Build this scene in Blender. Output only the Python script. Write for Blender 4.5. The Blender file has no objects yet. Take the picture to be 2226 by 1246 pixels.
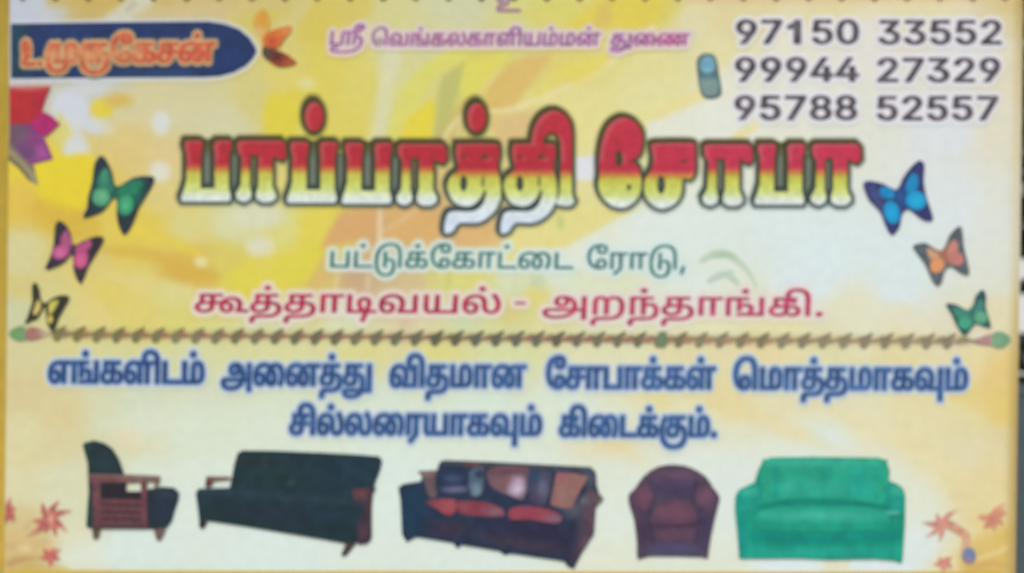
import bpy, math, random
import numpy as np

# ------------------------------------------------------------------ camera, sky, sun, exposure
sc = bpy.context.scene
col = sc.collection
D = 3.0                                   # metres from the lens to the printed face
CX, CY, CZ = 1113.0, 623.0, 1.60          # photo centre; height of that point above the ground
cam_d = bpy.data.cameras.new('camera')
cam = bpy.data.objects.new('camera', cam_d)
col.objects.link(cam)
cam.location = (0, -D, CZ)
cam.rotation_euler = (math.radians(90), 0, 0)
cam_d.sensor_width = 36
cam_d.lens = 36 * D / 2.226
cam_d.clip_end = 2000
cam_d.dof.use_dof = True                  # the photo is out of focus: the lens is set nearer than the board
cam_d.dof.focus_distance = 2.0
cam_d.dof.aperture_fstop = 1.95
cam_d.dof.aperture_ratio = 1.0
sc.camera = cam

w = bpy.data.worlds.new('World'); sc.world = w; w.use_nodes = True
nt = w.node_tree
bg = nt.nodes['Background']
sky = nt.nodes.new('ShaderNodeTexSky')
sky.sky_type = 'NISHITA'; sky.sun_disc = False
SUN_EL, SUN_AZ = math.radians(52), math.radians(205)
sky.sun_elevation = SUN_EL; sky.sun_rotation = SUN_AZ
sky.air_density = 1.3; sky.dust_density = 2.5; sky.ozone_density = 1.0
nt.links.new(sky.outputs['Color'], bg.inputs['Color'])
bg.inputs['Strength'].default_value = 0.12
sun_d = bpy.data.lights.new('sun', 'SUN'); sun_d.energy = 1.4; sun_d.angle = math.radians(14); sun_d.color = (1, .95, .87)
sun = bpy.data.objects.new('sun', sun_d); col.objects.link(sun)
# direction towards the sun (azimuth measured clockwise from +Y)
sv = (math.sin(SUN_AZ) * math.cos(SUN_EL), math.cos(SUN_AZ) * math.cos(SUN_EL), math.sin(SUN_EL))
from mathutils import Vector
sun.rotation_euler = Vector(sv).to_track_quat('Z', 'Y').to_euler()
sun.location = (sv[0] * 8, sv[1] * 8, sv[2] * 8)
vs = sc.view_settings
vs.view_transform = 'Standard'; vs.look = 'None'; vs.gamma = 1.0
vs.exposure = 0.45

# ------------------------------------------------------------------ helpers
LIGHT = np.array((1.02,1.0,1.0))       # what a white face of the board receives, so that inks can be given as reflectances
def lin(c):
    c = np.clip(np.asarray(c, float) / 255.0, 0, 1)
    return np.where(c <= .04045, c / 12.92, ((c + .055) / 1.055) ** 2.4)
def ink(c):
    return np.clip(lin(c) / LIGHT, 0.002, 0.95)

def PX(x, y, layer=0.0):
    return ((x - CX) / 1000.0, -layer * 0.0005, CZ + (CY - y) / 1000.0)

def tag(o, label=None, cat=None, group=None, kind=None):
    if label: o['label'] = label
    if cat: o['category'] = cat
    if group: o['group'] = group
    if kind: o['kind'] = kind
    return o

def link(name, me, parent=None, mat=None):
    o = bpy.data.objects.new(name, me); col.objects.link(o)
    if parent: o.parent = parent
    if mat and me: me.materials.append(mat)
    return o

# ---- signed distance shapes in print coordinates (negative inside)
def catmull(p, n=5, closed=True):
    p = np.array(p, float); m = len(p); out = []
    rng = range(m) if closed else range(m - 1)
    for i in rng:
        if closed: a, b, c, d = p[i - 1], p[i], p[(i + 1) % m], p[(i + 2) % m]
        else: a, b, c, d = p[max(i - 1, 0)], p[i], p[i + 1], p[min(i + 2, m - 1)]
        for k in range(n):
            t = k / n
            out.append(.5 * (2 * b + (c - a) * t + (2 * a - 5 * b + 4 * c - d) * t * t + (3 * b - a - 3 * c + d) * t ** 3))
    if not closed: out.append(p[-1])
    return np.array(out)

def segdist(X, Y, A, B, ax=1.0, ay=1.0):
    sh = X.shape; x = X.ravel() / ax; y = Y.ravel() / ay
    best = np.full(x.shape, 1e9)
    A = A / (ax, ay); B = B / (ax, ay); d = B - A; L = (d ** 2).sum(1) + 1e-12
    ch = max(1, 400000 // max(1, len(x)))
    for s in range(0, len(A), ch):
        a = A[s:s + ch]; dd = d[s:s + ch]; l = L[s:s + ch]
        px = x[None] - a[:, :1]; py = y[None] - a[:, 1:]
        t = np.clip((px * dd[:, :1] + py * dd[:, 1:]) / l[:, None], 0, 1)
        q = (px - t * dd[:, :1]) ** 2 + (py - t * dd[:, 1:]) ** 2
        best = np.minimum(best, q.min(0))
    return np.sqrt(best).reshape(sh)

def winding(X, Y, polys, nonzero=True):
    sh = X.shape; x = X.ravel(); y = Y.ravel(); W = np.zeros(x.shape, int)
    for p in polys:
        A = p; B = np.roll(p, -1, 0)
        ch = max(1, 400000 // max(1, len(x)))
        for s in range(0, len(A), ch):
            a = A[s:s + ch]; b = B[s:s + ch]
            up = (a[:, 1:] <= y) & (b[:, 1:] > y); dn = (a[:, 1:] > y) & (b[:, 1:] <= y)
            dy = b[:, 1:] - a[:, 1:]; dy = np.where(np.abs(dy) < 1e-12, 1e-12, dy)
            xi = a[:, :1] + (y - a[:, 1:]) / dy * (b[:, :1] - a[:, :1])
            r = xi > x
            W += (up & r).sum(0) - (dn & r).sum(0)
    return ((W != 0) if nonzero else (np.abs(W) % 2 == 1)).reshape(sh)

class S:
    """a shape: f(X, Y) -> signed distance, box = (x0, y0, x1, y1)"""
    def __init__(s, f, box): s.f, s.box = f, box
    def __call__(s, X, Y): return s.f(X, Y)
    def grow(s, r): b = s.box; return S(lambda X, Y: s.f(X, Y) - r, (b[0] - r, b[1] - r, b[2] + r, b[3] + r))
    def __or__(s, o): return S(lambda X, Y: np.minimum(s.f(X, Y), o.f(X, Y)), (min(s.box[0], o.box[0]), min(s.box[1], o.box[1]), max(s.box[2], o.box[2]), max(s.box[3], o.box[3])))
    def __sub__(s, o): return S(lambda X, Y: np.maximum(s.f(X, Y), -o.f(X, Y)), s.box)
    def __and__(s, o): return S(lambda X, Y: np.maximum(s.f(X, Y), o.f(X, Y)), s.box)

def poly(*contours, smooth=0, ax=1.0, ay=1.0, off=0.0, nonzero=False):
    cs = [catmull(c, smooth) if smooth else np.array(c, float) for c in contours]
    A = np.concatenate(cs); B = np.concatenate([np.roll(c, -1, 0) for c in cs])
    def f(X, Y):
        d = segdist(X, Y, A, B, ax, ay); i = winding(X, Y, cs, nonzero)
        return np.where(i, -d, d) - off
    g = off * max(ax, ay)
    return S(f, (A[:, 0].min() - g, A[:, 1].min() - g, A[:, 0].max() + g, A[:, 1].max() + g))

def ell(cx, cy, rx, ry, rot=0):
    c, s = math.cos(math.radians(rot)), math.sin(math.radians(rot)); r = min(rx, ry); R = max(rx, ry)
    def f(X, Y):
        u = (X - cx) * c + (Y - cy) * s; v = -(X - cx) * s + (Y - cy) * c
        return (np.sqrt((u / rx) ** 2 + (v / ry) ** 2) - 1) * r
    return S(f, (cx - R, cy - R, cx + R, cy + R))

def stroke(pts, wd, smooth=4):
    p = catmull(pts, smooth, False) if smooth and len(pts) > 2 else np.array(pts, float)
    wd = np.atleast_1d(np.array(wd, float))
    ws = np.interp(np.linspace(0, 1, len(p)), np.linspace(0, 1, len(wd)), wd) / 2
    def f(X, Y):
        best = np.full(X.shape, 1e9)
        for i in range(len(p) - 1):
            a, b = p[i], p[i + 1]; d = b - a; L = (d ** 2).sum() + 1e-9
            t = np.clip(((X - a[0]) * d[0] + (Y - a[1]) * d[1]) / L, 0, 1)
            q = np.hypot(X - a[0] - t * d[0], Y - a[1] - t * d[1]) - (ws[i] + t * (ws[i + 1] - ws[i]))
            best = np.minimum(best, q)
        return best
    m = ws.max()
    return S(f, (p[:, 0].min() - m, p[:, 1].min() - m, p[:, 0].max() + m, p[:, 1].max() + m))

# ---- soft low-frequency mottling of the ink
_rng = np.random.RandomState(7)
_N = _rng.rand(96, 96, 3)
def vnoise(X, Y, scale, ch=0):
    u = (X / scale) % 96; v = (Y / scale) % 96
    i = np.floor(u).astype(int) % 96; j = np.floor(v).astype(int) % 96; fu = u - np.floor(u); fv = v - np.floor(v)
    fu = fu * fu * (3 - 2 * fu); fv = fv * fv * (3 - 2 * fv); n = _N[:, :, ch]
    i1 = (i + 1) % 96; j1 = (j + 1) % 96
    return (n[i, j] * (1 - fu) * (1 - fv) + n[i1, j] * fu * (1 - fv) + n[i, j1] * (1 - fu) * fv + n[i1, j1] * fu * fv) * 2 - 1

def paint(base, items=(), mottle=0.0, scale=14):
    """ink colour function: base colour (or function) with soft shapes printed over it: (shape, colour, softness[, opacity])"""
    def f(X, Y):
        C = base(X, Y) if callable(base) else np.broadcast_to(np.array(base, float), X.shape + (3,)).copy()
        for it in items:
            sh, c, so = it[:3]; op = it[3] if len(it) > 3 else 1.0
            b = sh.box; m = (X > b[0] - 2 * so) & (X < b[2] + 2 * so) & (Y > b[1] - 2 * so) & (Y < b[3] + 2 * so)
            if not m.any(): continue
            d = sh(X[m], Y[m]); t = np.clip(.5 - d / (2 * so), 0, 1); t = (t * t * (3 - 2 * t) * op)[:, None]
            C[m] = C[m] * (1 - t) + np.array(c, float) * t
        if mottle:
            C = C * (1 + mottle * vnoise(X, Y, scale)[..., None] + .5 * mottle * vnoise(X + 31, Y, scale * .45, 1)[..., None])
        return C
    return f

_SEQ = 0
def sheet(name, shape, colour, layer, parent, step=2.0, label=None, mat=None, kind=None):
    """one printed patch: the shape's outline as a mesh, its ink as a colour attribute"""
    global _SEQ
    _SEQ += 1; layer = layer + (_SEQ % 11) * .08      # no two printed patches share a plane
    x0, y0, x1, y1 = shape.box
    xs = np.arange(x0 - step, x1 + 2 * step, step); ys = np.arange(y0 - step, y1 + 2 * step, step)
    X, Y = np.meshgrid(xs, ys); F = shape(X, Y); F = np.where(np.abs(F) < 1e-4, 1e-4, F)
    ins = F < 0; ny, nx = F.shape
    a, b, c, d = ins[:-1, :-1], ins[1:, :-1], ins[1:, 1:], ins[:-1, 1:]
    cnt = a.astype(int) + b + c + d
    gid = np.arange(nx * ny).reshape(ny, nx)
    J, I = np.nonzero(cnt == 4)
    faces = np.stack([gid[J, I], gid[J + 1, I], gid[J + 1, I + 1], gid[J, I + 1]], 1).tolist()
    VX = X.ravel().tolist(); VY = Y.ravel().tolist(); ev = {}
    Ff = F.ravel()
    def edge(p, q):
        k = (p, q) if p < q else (q, p)
        if k not in ev:
            fp, fq = Ff[k[0]], Ff[k[1]]; t = fp / (fp - fq)
            VX.append(VX[k[0]] + t * (VX[k[1]] - VX[k[0]])); VY.append(VY[k[0]] + t * (VY[k[1]] - VY[k[0]]))
            ev[k] = len(VX) - 1
        return ev[k]
    for j, i in zip(*np.nonzero((cnt > 0) & (cnt < 4))):
        g = [int(gid[j, i]), int(gid[j + 1, i]), int(gid[j + 1, i + 1]), int(gid[j, i + 1])]; pl = []
        for k in range(4):
            p, q = g[k], g[(k + 1) % 4]
            if Ff[p] < 0: pl.append(p)
            if (Ff[p] < 0) != (Ff[q] < 0): pl.append(edge(p, q))
        if len(pl) > 2: faces.append(pl)
    used = sorted({v for f in faces for v in f}); rm = {v: k for k, v in enumerate(used)}
    vx = np.array(VX)[used]; vy = np.array(VY)[used]
    co = np.stack([(vx - CX) / 1000, np.full(len(vx), -layer * .0005), CZ + (CY - vy) / 1000], 1)
    me = bpy.data.meshes.new(name)
    me.from_pydata(co.tolist(), [], [[rm[v] for v in f] for f in faces])
    C = colour(vx, vy) if callable(colour) else np.broadcast_to(np.array(colour, float), (len(vx), 3))
    rgba = np.ones((len(vx), 4)); rgba[:, :3] = ink(C)
    at = me.color_attributes.new('ink', 'FLOAT_COLOR', 'POINT'); at.data.foreach_set('color', rgba.ravel().astype(np.float32))
    me.materials.append(mat or PRINT)
    o = bpy.data.objects.new(name, me); col.objects.link(o); o.parent = parent
    if label: o['label'] = label
    if kind: o['kind'] = kind
    return o

# ------------------------------------------------------------------ materials
def mat_new(name):
    m = bpy.data.materials.new(name); m.use_nodes = True
    return m, m.node_tree, m.node_tree.nodes['Principled BSDF']

PRINT, t, p = mat_new('printed_vinyl')
at = t.nodes.new('ShaderNodeAttribute'); at.attribute_name = 'ink'
tc = t.nodes.new('ShaderNodeTexCoord')
n1 = t.nodes.new('ShaderNodeTexNoise'); n1.inputs['Scale'].default_value = 260; n1.inputs['Detail'].default_value = 3
n2 = t.nodes.new('ShaderNodeTexNoise'); n2.inputs['Scale'].default_value = 45; n2.inputs['Detail'].default_value = 4
t.links.new(tc.outputs['Object'], n1.inputs['Vector']); t.links.new(tc.outputs['Object'], n2.inputs['Vector'])
ad = t.nodes.new('ShaderNodeMath'); ad.operation = 'ADD'
t.links.new(n1.outputs['Fac'], ad.inputs[0]); t.links.new(n2.outputs['Fac'], ad.inputs[1])
mr = t.nodes.new('ShaderNodeMapRange'); mr.inputs[1].default_value = .7; mr.inputs[2].default_value = 1.3
mr.inputs[3].default_value = .955; mr.inputs[4].default_value = 1.045
t.links.new(ad.outputs[0], mr.inputs[0])
mx = t.nodes.new('ShaderNodeMix'); mx.data_type = 'RGBA'; mx.blend_type = 'MULTIPLY'; mx.inputs[0].default_value = 1
t.links.new(at.outputs['Color'], mx.inputs[6]); t.links.new(mr.outputs[0], mx.inputs[7])
t.links.new(mx.outputs[2], p.inputs['Base Color'])
p.inputs['Roughness'].default_value = .55; p.inputs['Specular IOR Level'].default_value = .25
wv = t.nodes.new('ShaderNodeTexNoise'); wv.inputs['Scale'].default_value = 3.0; wv.inputs['Detail'].default_value = 2
t.links.new(tc.outputs['Object'], wv.inputs['Vector'])
bp = t.nodes.new('ShaderNodeBump'); bp.inputs['Strength'].default_value = .15; bp.inputs['Distance'].default_value = .03
t.links.new(wv.outputs['Fac'], bp.inputs['Height']); t.links.new(bp.outputs[0], p.inputs['Normal'])

def simple(name, c, rough=.6, metal=0, nscale=30, amt=.25, bump=.1):
    m, t, p = mat_new(name)
    n = t.nodes.new('ShaderNodeTexNoise'); n.inputs['Scale'].default_value = nscale; n.inputs['Detail'].default_value = 6
    tc = t.nodes.new('ShaderNodeTexCoord'); t.links.new(tc.outputs['Object'], n.inputs['Vector'])
    r = t.nodes.new('ShaderNodeValToRGB')
    r.color_ramp.elements[0].color = (*[v * (1 - amt) for v in c], 1); r.color_ramp.elements[1].color = (*[min(1, v * (1 + amt)) for v in c], 1)
    r.color_ramp.elements[0].position = .3; r.color_ramp.elements[1].position = .7
    t.links.new(n.outputs['Fac'], r.inputs[0]); t.links.new(r.outputs[0], p.inputs['Base Color'])
    b = t.nodes.new('ShaderNodeBump'); b.inputs['Strength'].default_value = bump; b.inputs['Distance'].default_value = .01
    t.links.new(n.outputs['Fac'], b.inputs['Height']); t.links.new(b.outputs[0], p.inputs['Normal'])
    p.inputs['Roughness'].default_value = rough; p.inputs['Metallic'].default_value = metal
    return m

# ------------------------------------------------------------------ letter outlines (control points, two characters a number)
GLYPHS = {
    'மு': (1132, [[422, -283, 5343, -283, 5212, -233, 5119, -133, 5068, 16, 68, 115, 68, 148, 5068, 229, 5108, 377, 5172, 505, 206, 554, 280, 510, 5220, 430, 5154, 238, 154, 137, 154, 121, 5154, 31, 5195, -94, 5267, -171, 5365, -206, 422, -206, 5503, -206, 5610, -155, 5668, -59, 674, 8, 758, 8, 5753, -77, 5675, -209, 5529, -283], [854, 566, 5929, 566, 6025, 489, 6071, 352, 1071, 262, 6071, 192, 6041, 92, 1008, 60, 5985, 37, 5925, 11, 5844, 0, 786, 0, 362, 0, 362, 554, 448, 554, 448, 72, 674, 72, 674, 355, 5674, 417, 5697, 490, 719, 515, 5742, 540, 5806, 566], [852, 494, 5835, 494, 5803, 483, 792, 471, 5776, 453, 5760, 400, 760, 338, 760, 72, 807, 72, 5875, 72, 5951, 110, 5983, 196, 983, 267, 5983, 331, 5956, 433, 5899, 494]]),
    'ரு': (1051, [[820, 319, 5874, 319, 5956, 262, 6002, 154, 1002, 78, 6002, -29, 5929, -181, 5803, -276, 5642, -321, 554, -321, 534, -321, 5431, -321, 5275, -270, 5166, -181, 5099, -67, 5068, 62, 68, 127, 68, 146, 5068, 229, 5106, 372, 5169, 498, 206, 554, 280, 510, 5222, 425, 5154, 249, 154, 143, 154, 126, 5154, 53, 5197, -80, 5290, -184, 5437, -244, 541, -244, 552, -244, 5661, -244, 5824, -174, 5914, -31, 914, 77, 5914, 134, 5889, 209, 5840, 247, 805, 247, 5777, 247, 5728, 225, 708, 211, 708, 284, 5727, 298, 5783, 319], [361, 0, 361, 554, 883, 554, 883, 482, 708, 482, 708, 0, 622, 0, 622, 482, 447, 482, 447, 0]]),
    'ே': (720, [[451, -12, 5370, -12, 5227, 43, 5118, 151, 5056, 311, 56, 415, 5056, 519, 5121, 679, 5236, 788, 5388, 843, 475, 843, 5535, 843, 5634, 807, 5693, 730, 693, 667, 5693, 615, 5649, 542, 5573, 504, 524, 504, 5473, 504, 5401, 543, 5363, 612, 363, 656, 5363, 700, 5401, 770, 427, 792, 484, 774, 5462, 749, 5443, 695, 443, 665, 5443, 620, 5489, 574, 526, 574, 5567, 574, 5612, 627, 612, 667, 5612, 703, 5577, 749, 5518, 772, 481, 772, 5470, 772, 5440, 772, 424, 770, 5367, 761, 5266, 710, 5187, 622, 5142, 499, 142, 418, 5142, 339, 5182, 216, 5253, 127, 5346, 74, 400, 63, 5417, 59, 5451, 58, 464, 58, 5504, 58, 5564, 83, 5598, 134, 598, 173, 5598, 217, 5555, 276, 510, 276, 5471, 276, 5420, 223, 420, 171, 5420, 135, 5444, 69, 468, 43, 406, 27, 5379, 53, 5340, 130, 340, 185, 5340, 231, 5380, 304, 5456, 346, 510, 346, 5559, 346, 5635, 306, 5679, 229, 679, 173, 5679, 108, 5619, 26, 5516, -12]]),
    'க': (825, [[261, -12, 5201, -12, 5105, 26, 5049, 100, 49, 152, 5049, 206, 5106, 285, 5230, 328, 332, 328, 512, 328, 5564, 328, 5640, 318, 5697, 297, 720, 279, 5746, 259, 5776, 194, 776, 152, 5776, 76, 5685, -8, 602, -8, 5579, -8, 5525, -2, 502, 5, 521, 72, 5536, 68, 5575, 62, 594, 62, 5641, 62, 5690, 108, 690, 156, 5690, 190, 5660, 231, 5611, 251, 5550, 258, 519, 258, 325, 258, 5274, 258, 5203, 246, 178, 232, 5156, 219, 5135, 182, 135, 153, 5135, 107, 5211, 60, 269, 60, 5313, 60, 5376, 87, 5411, 153, 411, 213, 411, 482, 239, 482, 239, 302, 160, 286, 160, 554, 683, 554, 683, 482, 496, 482, 496, 226, 5496, 159, 5473, 83, 452, 57, 5421, 19, 5324, -12]]),
    'ச': (723, [[261, -12, 5201, -12, 5105, 26, 5049, 100, 49, 152, 5049, 206, 5106, 285, 5230, 328, 332, 328, 683, 328, 683, 258, 325, 258, 5274, 258, 5203, 246, 178, 232, 5156, 219, 5135, 182, 135, 153, 5135, 107, 5211, 60, 269, 60, 5313, 60, 5376, 87, 5411, 154, 411, 213, 411, 482, 239, 482, 239, 302, 160, 286, 160, 554, 683, 554, 683, 482, 496, 482, 496, 226, 5496, 159, 5473, 83, 452, 57, 5421, 19, 5324, -12]]),
    'ன்': (1234, [[249, -12, 5196, -12, 5108, 41, 5057, 153, 57, 243, 5057, 342, 5144, 487, 5302, 566, 408, 566, 5456, 566, 5543, 551, 5623, 520, 662, 495, 708, 453, 5761, 406, 5825, 271, 825, 189, 5825, 122, 5786, 33, 5713, -12, 663, -12, 5605, -12, 5532, 40, 5497, 129, 497, 186, 5497, 239, 5520, 333, 5566, 417, 600, 454, 650, 495, 5680, 513, 5748, 539, 5845, 554, 918, 554, 1217, 554, 1217, 482, 1047, 482, 1047, 0, 961, 0, 961, 482, 895, 482, 5862, 482, 5804, 477, 5752, 466, 5704, 446, 681, 430, 5648, 409, 5604, 332, 5581, 237, 581, 189, 5581, 120, 5623, 56, 660, 56, 5691, 56, 5726, 94, 5740, 152, 740, 182, 5740, 261, 5679, 388, 621, 433, 5574, 466, 5462, 492, 398, 492, 5324, 492, 5214, 438, 5149, 344, 139, 283, 5138, 268, 5136, 241, 136, 233, 5136, 168, 5167, 90, 5220, 56, 253, 56, 5280, 56, 5319, 79, 5340, 123, 340, 155, 5340, 205, 5288, 258, 247, 258, 5207, 258, 5137, 216, 108, 184, 93, 248, 5123, 283, 5212, 328, 261, 328, 5333, 328, 5422, 240, 422, 165, 5422, 110, 5380, 30, 5303, -12], [618, 678, 5589, 678, 5551, 715, 551, 745, 5551, 774, 5589, 812, 618, 812, 5647, 812, 5685, 774, 685, 745, 5685, 715, 5647, 678]]),
    'ஸ்ரீ': (1514, [[1284, 362, 6334, 362, 6416, 312, 6465, 213, 1465, 141, 6465, 57, 6409, -81, 6302, -189, 1225, -228, 6163, -259, 6009, -300, 5830, -321, 728, -321, 619, -321, 5510, -321, 5353, -309, 5245, -285, 209, -269, 5169, -249, 5135, -199, 135, -168, 5135, -140, 5168, -90, 5244, -58, 309, -58, 5357, -58, 5437, -70, 471, -78, 456, -150, 5435, -145, 5386, -135, 5337, -129, 314, -129, 5262, -129, 5221, -150, 221, -170, 5221, -184, 5256, -212, 5347, -235, 5516, -248, 650, -248, 694, -248, 5762, -248, 5886, -240, 5997, -224, 6095, -199, 1137, -182, 6254, -135, 6377, 26, 1377, 141, 6377, 219, 6315, 289, 1269, 289, 6232, 289, 6178, 261, 1155, 243, 1154, 320, 6180, 337, 6238, 362], [88, 0, 88, 554, 174, 554, 174, 72, 546, 72, 546, 342, 5546, 390, 5555, 456, 5579, 504, 599, 524, 5620, 545, 5678, 566, 715, 566, 5752, 566, 5805, 539, 827, 510, 827, 554, 1334, 554, 1334, 482, 1159, 482, 1159, 0, 1073, 0, 1073, 482, 898, 482, 898, 0, 812, 0, 812, 336, 5812, 373, 5800, 445, 5762, 494, 722, 494, 5699, 494, 5668, 477, 657, 463, 5641, 441, 5632, 371, 632, 327, 632, 0], [1326, 843, 6412, 843, 6502, 774, 1502, 718, 6502, 655, 6426, 594, 1372, 594, 6313, 594, 6243, 653, 1243, 705, 6243, 728, 6262, 790, 1289, 818, 1340, 796, 6324, 777, 6309, 738, 1309, 719, 6309, 697, 6325, 669, 6354, 656, 1372, 656, 6401, 656, 6432, 688, 1432, 713, 6432, 748, 6376, 780, 1332, 780, 6323, 780, 6302, 779, 1293, 778, 6216, 770, 6144, 685, 1144, 626, 6144, 598, 6158, 553, 1170, 535, 1086, 529, 6077, 549, 6067, 596, 1067, 623, 6067, 667, 6098, 746, 6161, 808, 6259, 843]]),
    'ெ': (901, [[400, -12, 5325, -12, 5200, 46, 5107, 152, 5057, 302, 57, 393, 5057, 505, 5130, 673, 5251, 786, 5399, 843, 475, 843, 5555, 843, 5667, 803, 707, 768, 5745, 735, 5791, 644, 5813, 512, 813, 415, 813, 0, 727, 0, 727, 365, 5727, 457, 5713, 587, 5679, 678, 648, 709, 5620, 738, 5534, 768, 475, 768, 5424, 768, 5308, 728, 5207, 638, 5143, 492, 143, 385, 5143, 323, 5168, 222, 5214, 144, 5276, 90, 313, 75, 329, 71, 5349, 64, 5390, 58, 411, 58, 5462, 58, 5523, 115, 523, 173, 5523, 218, 5474, 277, 430, 277, 5387, 277, 5335, 221, 335, 171, 5335, 135, 5359, 69, 384, 43, 326, 27, 5299, 53, 5257, 132, 257, 192, 5257, 234, 5295, 305, 5373, 349, 432, 349, 5481, 349, 5557, 308, 5602, 229, 602, 173, 5602, 108, 5547, 26, 5456, -12]]),
    'வ': (1044, [[249, -12, 5196, -12, 5108, 41, 5057, 153, 57, 243, 5057, 350, 5142, 494, 5282, 566, 364, 566, 5440, 566, 5549, 521, 5618, 442, 5651, 339, 651, 280, 5651, 216, 5623, 116, 603, 72, 870, 72, 870, 554, 956, 554, 956, 0, 515, 0, 511, 63, 5534, 98, 5563, 201, 563, 269, 5563, 340, 5513, 440, 5422, 492, 360, 492, 5290, 492, 5190, 425, 5136, 310, 136, 237, 5136, 170, 5167, 91, 5220, 56, 253, 56, 5279, 56, 5318, 79, 5340, 123, 340, 155, 5340, 205, 5288, 258, 247, 258, 5207, 258, 5137, 216, 108, 184, 93, 248, 5123, 283, 5212, 328, 261, 328, 5333, 328, 5422, 240, 422, 165, 5422, 110, 5380, 30, 5303, -12]]),
    'ங்': (1044, [[88, 0, 88, 554, 604, 554, 604, 482, 430, 482, 430, 324, 5450, 336, 5514, 362, 558, 362, 5608, 362, 5680, 324, 5718, 252, 718, 201, 5718, 165, 5698, 99, 682, 72, 804, 72, 804, 0, 344, 0, 344, 72, 595, 72, 5612, 97, 5632, 158, 632, 192, 5632, 245, 5582, 289, 543, 289, 5511, 289, 5452, 263, 430, 246, 430, 144, 344, 144, 344, 482, 174, 482, 174, 0], [733, 0, 733, 72, 870, 72, 870, 554, 956, 554, 956, 0], [522, 678, 5493, 678, 5455, 715, 455, 745, 5455, 774, 5493, 812, 522, 812, 5551, 812, 5589, 774, 589, 745, 5589, 715, 5551, 678]]),
    'ள': (1070, [[249, -12, 5196, -12, 5108, 41, 5057, 153, 57, 243, 5057, 325, 5106, 446, 5192, 526, 5300, 566, 358, 566, 5402, 566, 5472, 549, 5530, 518, 555, 497, 542, 401, 5507, 445, 5418, 492, 355, 492, 5288, 492, 5190, 425, 5136, 310, 136, 237, 5136, 170, 5167, 91, 5220, 56, 253, 56, 5280, 56, 5319, 79, 5340, 123, 340, 155, 5340, 205, 5288, 258, 247, 258, 5207, 258, 5137, 216, 108, 184, 93, 248, 5123, 283, 5212, 328, 261, 328, 5333, 328, 5422, 240, 422, 165, 5422, 110, 5380, 30, 5303, -12], [537, 0, 537, 416, 549, 494, 549, 554, 1053, 554, 1053, 482, 883, 482, 883, 0, 797, 0, 797, 482, 623, 482, 623, 0]]),
    'ய': (963, [[354, 0, 354, 554, 440, 554, 440, 72, 789, 72, 789, 554, 875, 554, 875, 0], [240, -11, 5203, -11, 5148, 14, 129, 36, 5118, 51, 5099, 89, 5088, 151, 88, 202, 88, 554, 174, 554, 174, 223, 5174, 177, 5182, 102, 202, 82, 5212, 72, 5239, 61, 258, 61, 5287, 61, 5338, 91, 360, 125, 358, 39, 5339, 20, 5281, -11]]),
    'ம்': (858, [[580, 566, 5655, 566, 5751, 489, 5797, 352, 797, 262, 5797, 192, 5767, 92, 734, 60, 5711, 37, 5651, 11, 5570, 0, 512, 0, 88, 0, 88, 554, 174, 554, 174, 72, 400, 72, 400, 355, 5400, 417, 5423, 490, 445, 515, 5468, 540, 5532, 566], [578, 494, 5561, 494, 5529, 483, 518, 471, 5502, 453, 5486, 400, 486, 338, 486, 72, 533, 72, 5601, 72, 5677, 110, 5709, 196, 709, 267, 5709, 331, 5682, 433, 5625, 494], [430, 678, 5401, 678, 5363, 715, 363, 745, 5363, 774, 5401, 812, 430, 812, 5459, 812, 5497, 774, 497, 745, 5497, 715, 5459, 678]]),
    'ம': (858, [[580, 566, 5655, 566, 5751, 489, 5797, 352, 797, 262, 5797, 192, 5767, 92, 734, 60, 5711, 37, 5651, 11, 5570, 0, 512, 0, 88, 0, 88, 554, 174, 554, 174, 72, 400, 72, 400, 355, 5400, 417, 5423, 490, 445, 515, 5468, 540, 5532, 566], [578, 494, 5561, 494, 5529, 483, 518, 471, 5502, 453, 5486, 400, 486, 338, 486, 72, 533, 72, 5601, 72, 5677, 110, 5709, 196, 709, 267, 5709, 331, 5682, 433, 5625, 494]]),
    'து': (1091, [[261, -12, 5201, -12, 5105, 26, 5049, 100, 49, 153, 5049, 206, 5106, 285, 5230, 328, 332, 328, 486, 328, 5553, 328, 5660, 293, 5736, 224, 5776, 123, 776, 58, 5776, 16, 5758, -59, 742, -90, 717, -151, 5679, -206, 5563, -282, 5409, -321, 313, -321, 300, -321, 5230, -321, 5110, -290, 5038, -222, 38, -167, 5038, -145, 5054, -113, 69, -103, 5083, -93, 5121, -84, 164, -84, 935, -84, 935, -156, 686, -156, 620, -156, 156, -156, 5144, -156, 5121, -163, 121, -180, 5121, -209, 5208, -248, 297, -248, 310, -248, 5383, -248, 5497, -226, 5585, -183, 617, -152, 652, -90, 5664, -69, 5679, -23, 5687, 27, 687, 55, 5687, 125, 5635, 215, 5538, 258, 472, 258, 325, 258, 5274, 258, 5203, 246, 178, 232, 5156, 219, 5135, 182, 135, 153, 5135, 107, 5211, 60, 269, 60, 5313, 60, 5376, 87, 5411, 154, 411, 213, 411, 482, 239, 482, 239, 302, 160, 286, 160, 554, 683, 554, 683, 482, 496, 482, 496, 226, 5496, 159, 5473, 83, 452, 57, 5421, 19, 5324, -12], [917, -156, 917, 554, 1003, 554, 1003, -156]]),
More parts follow.
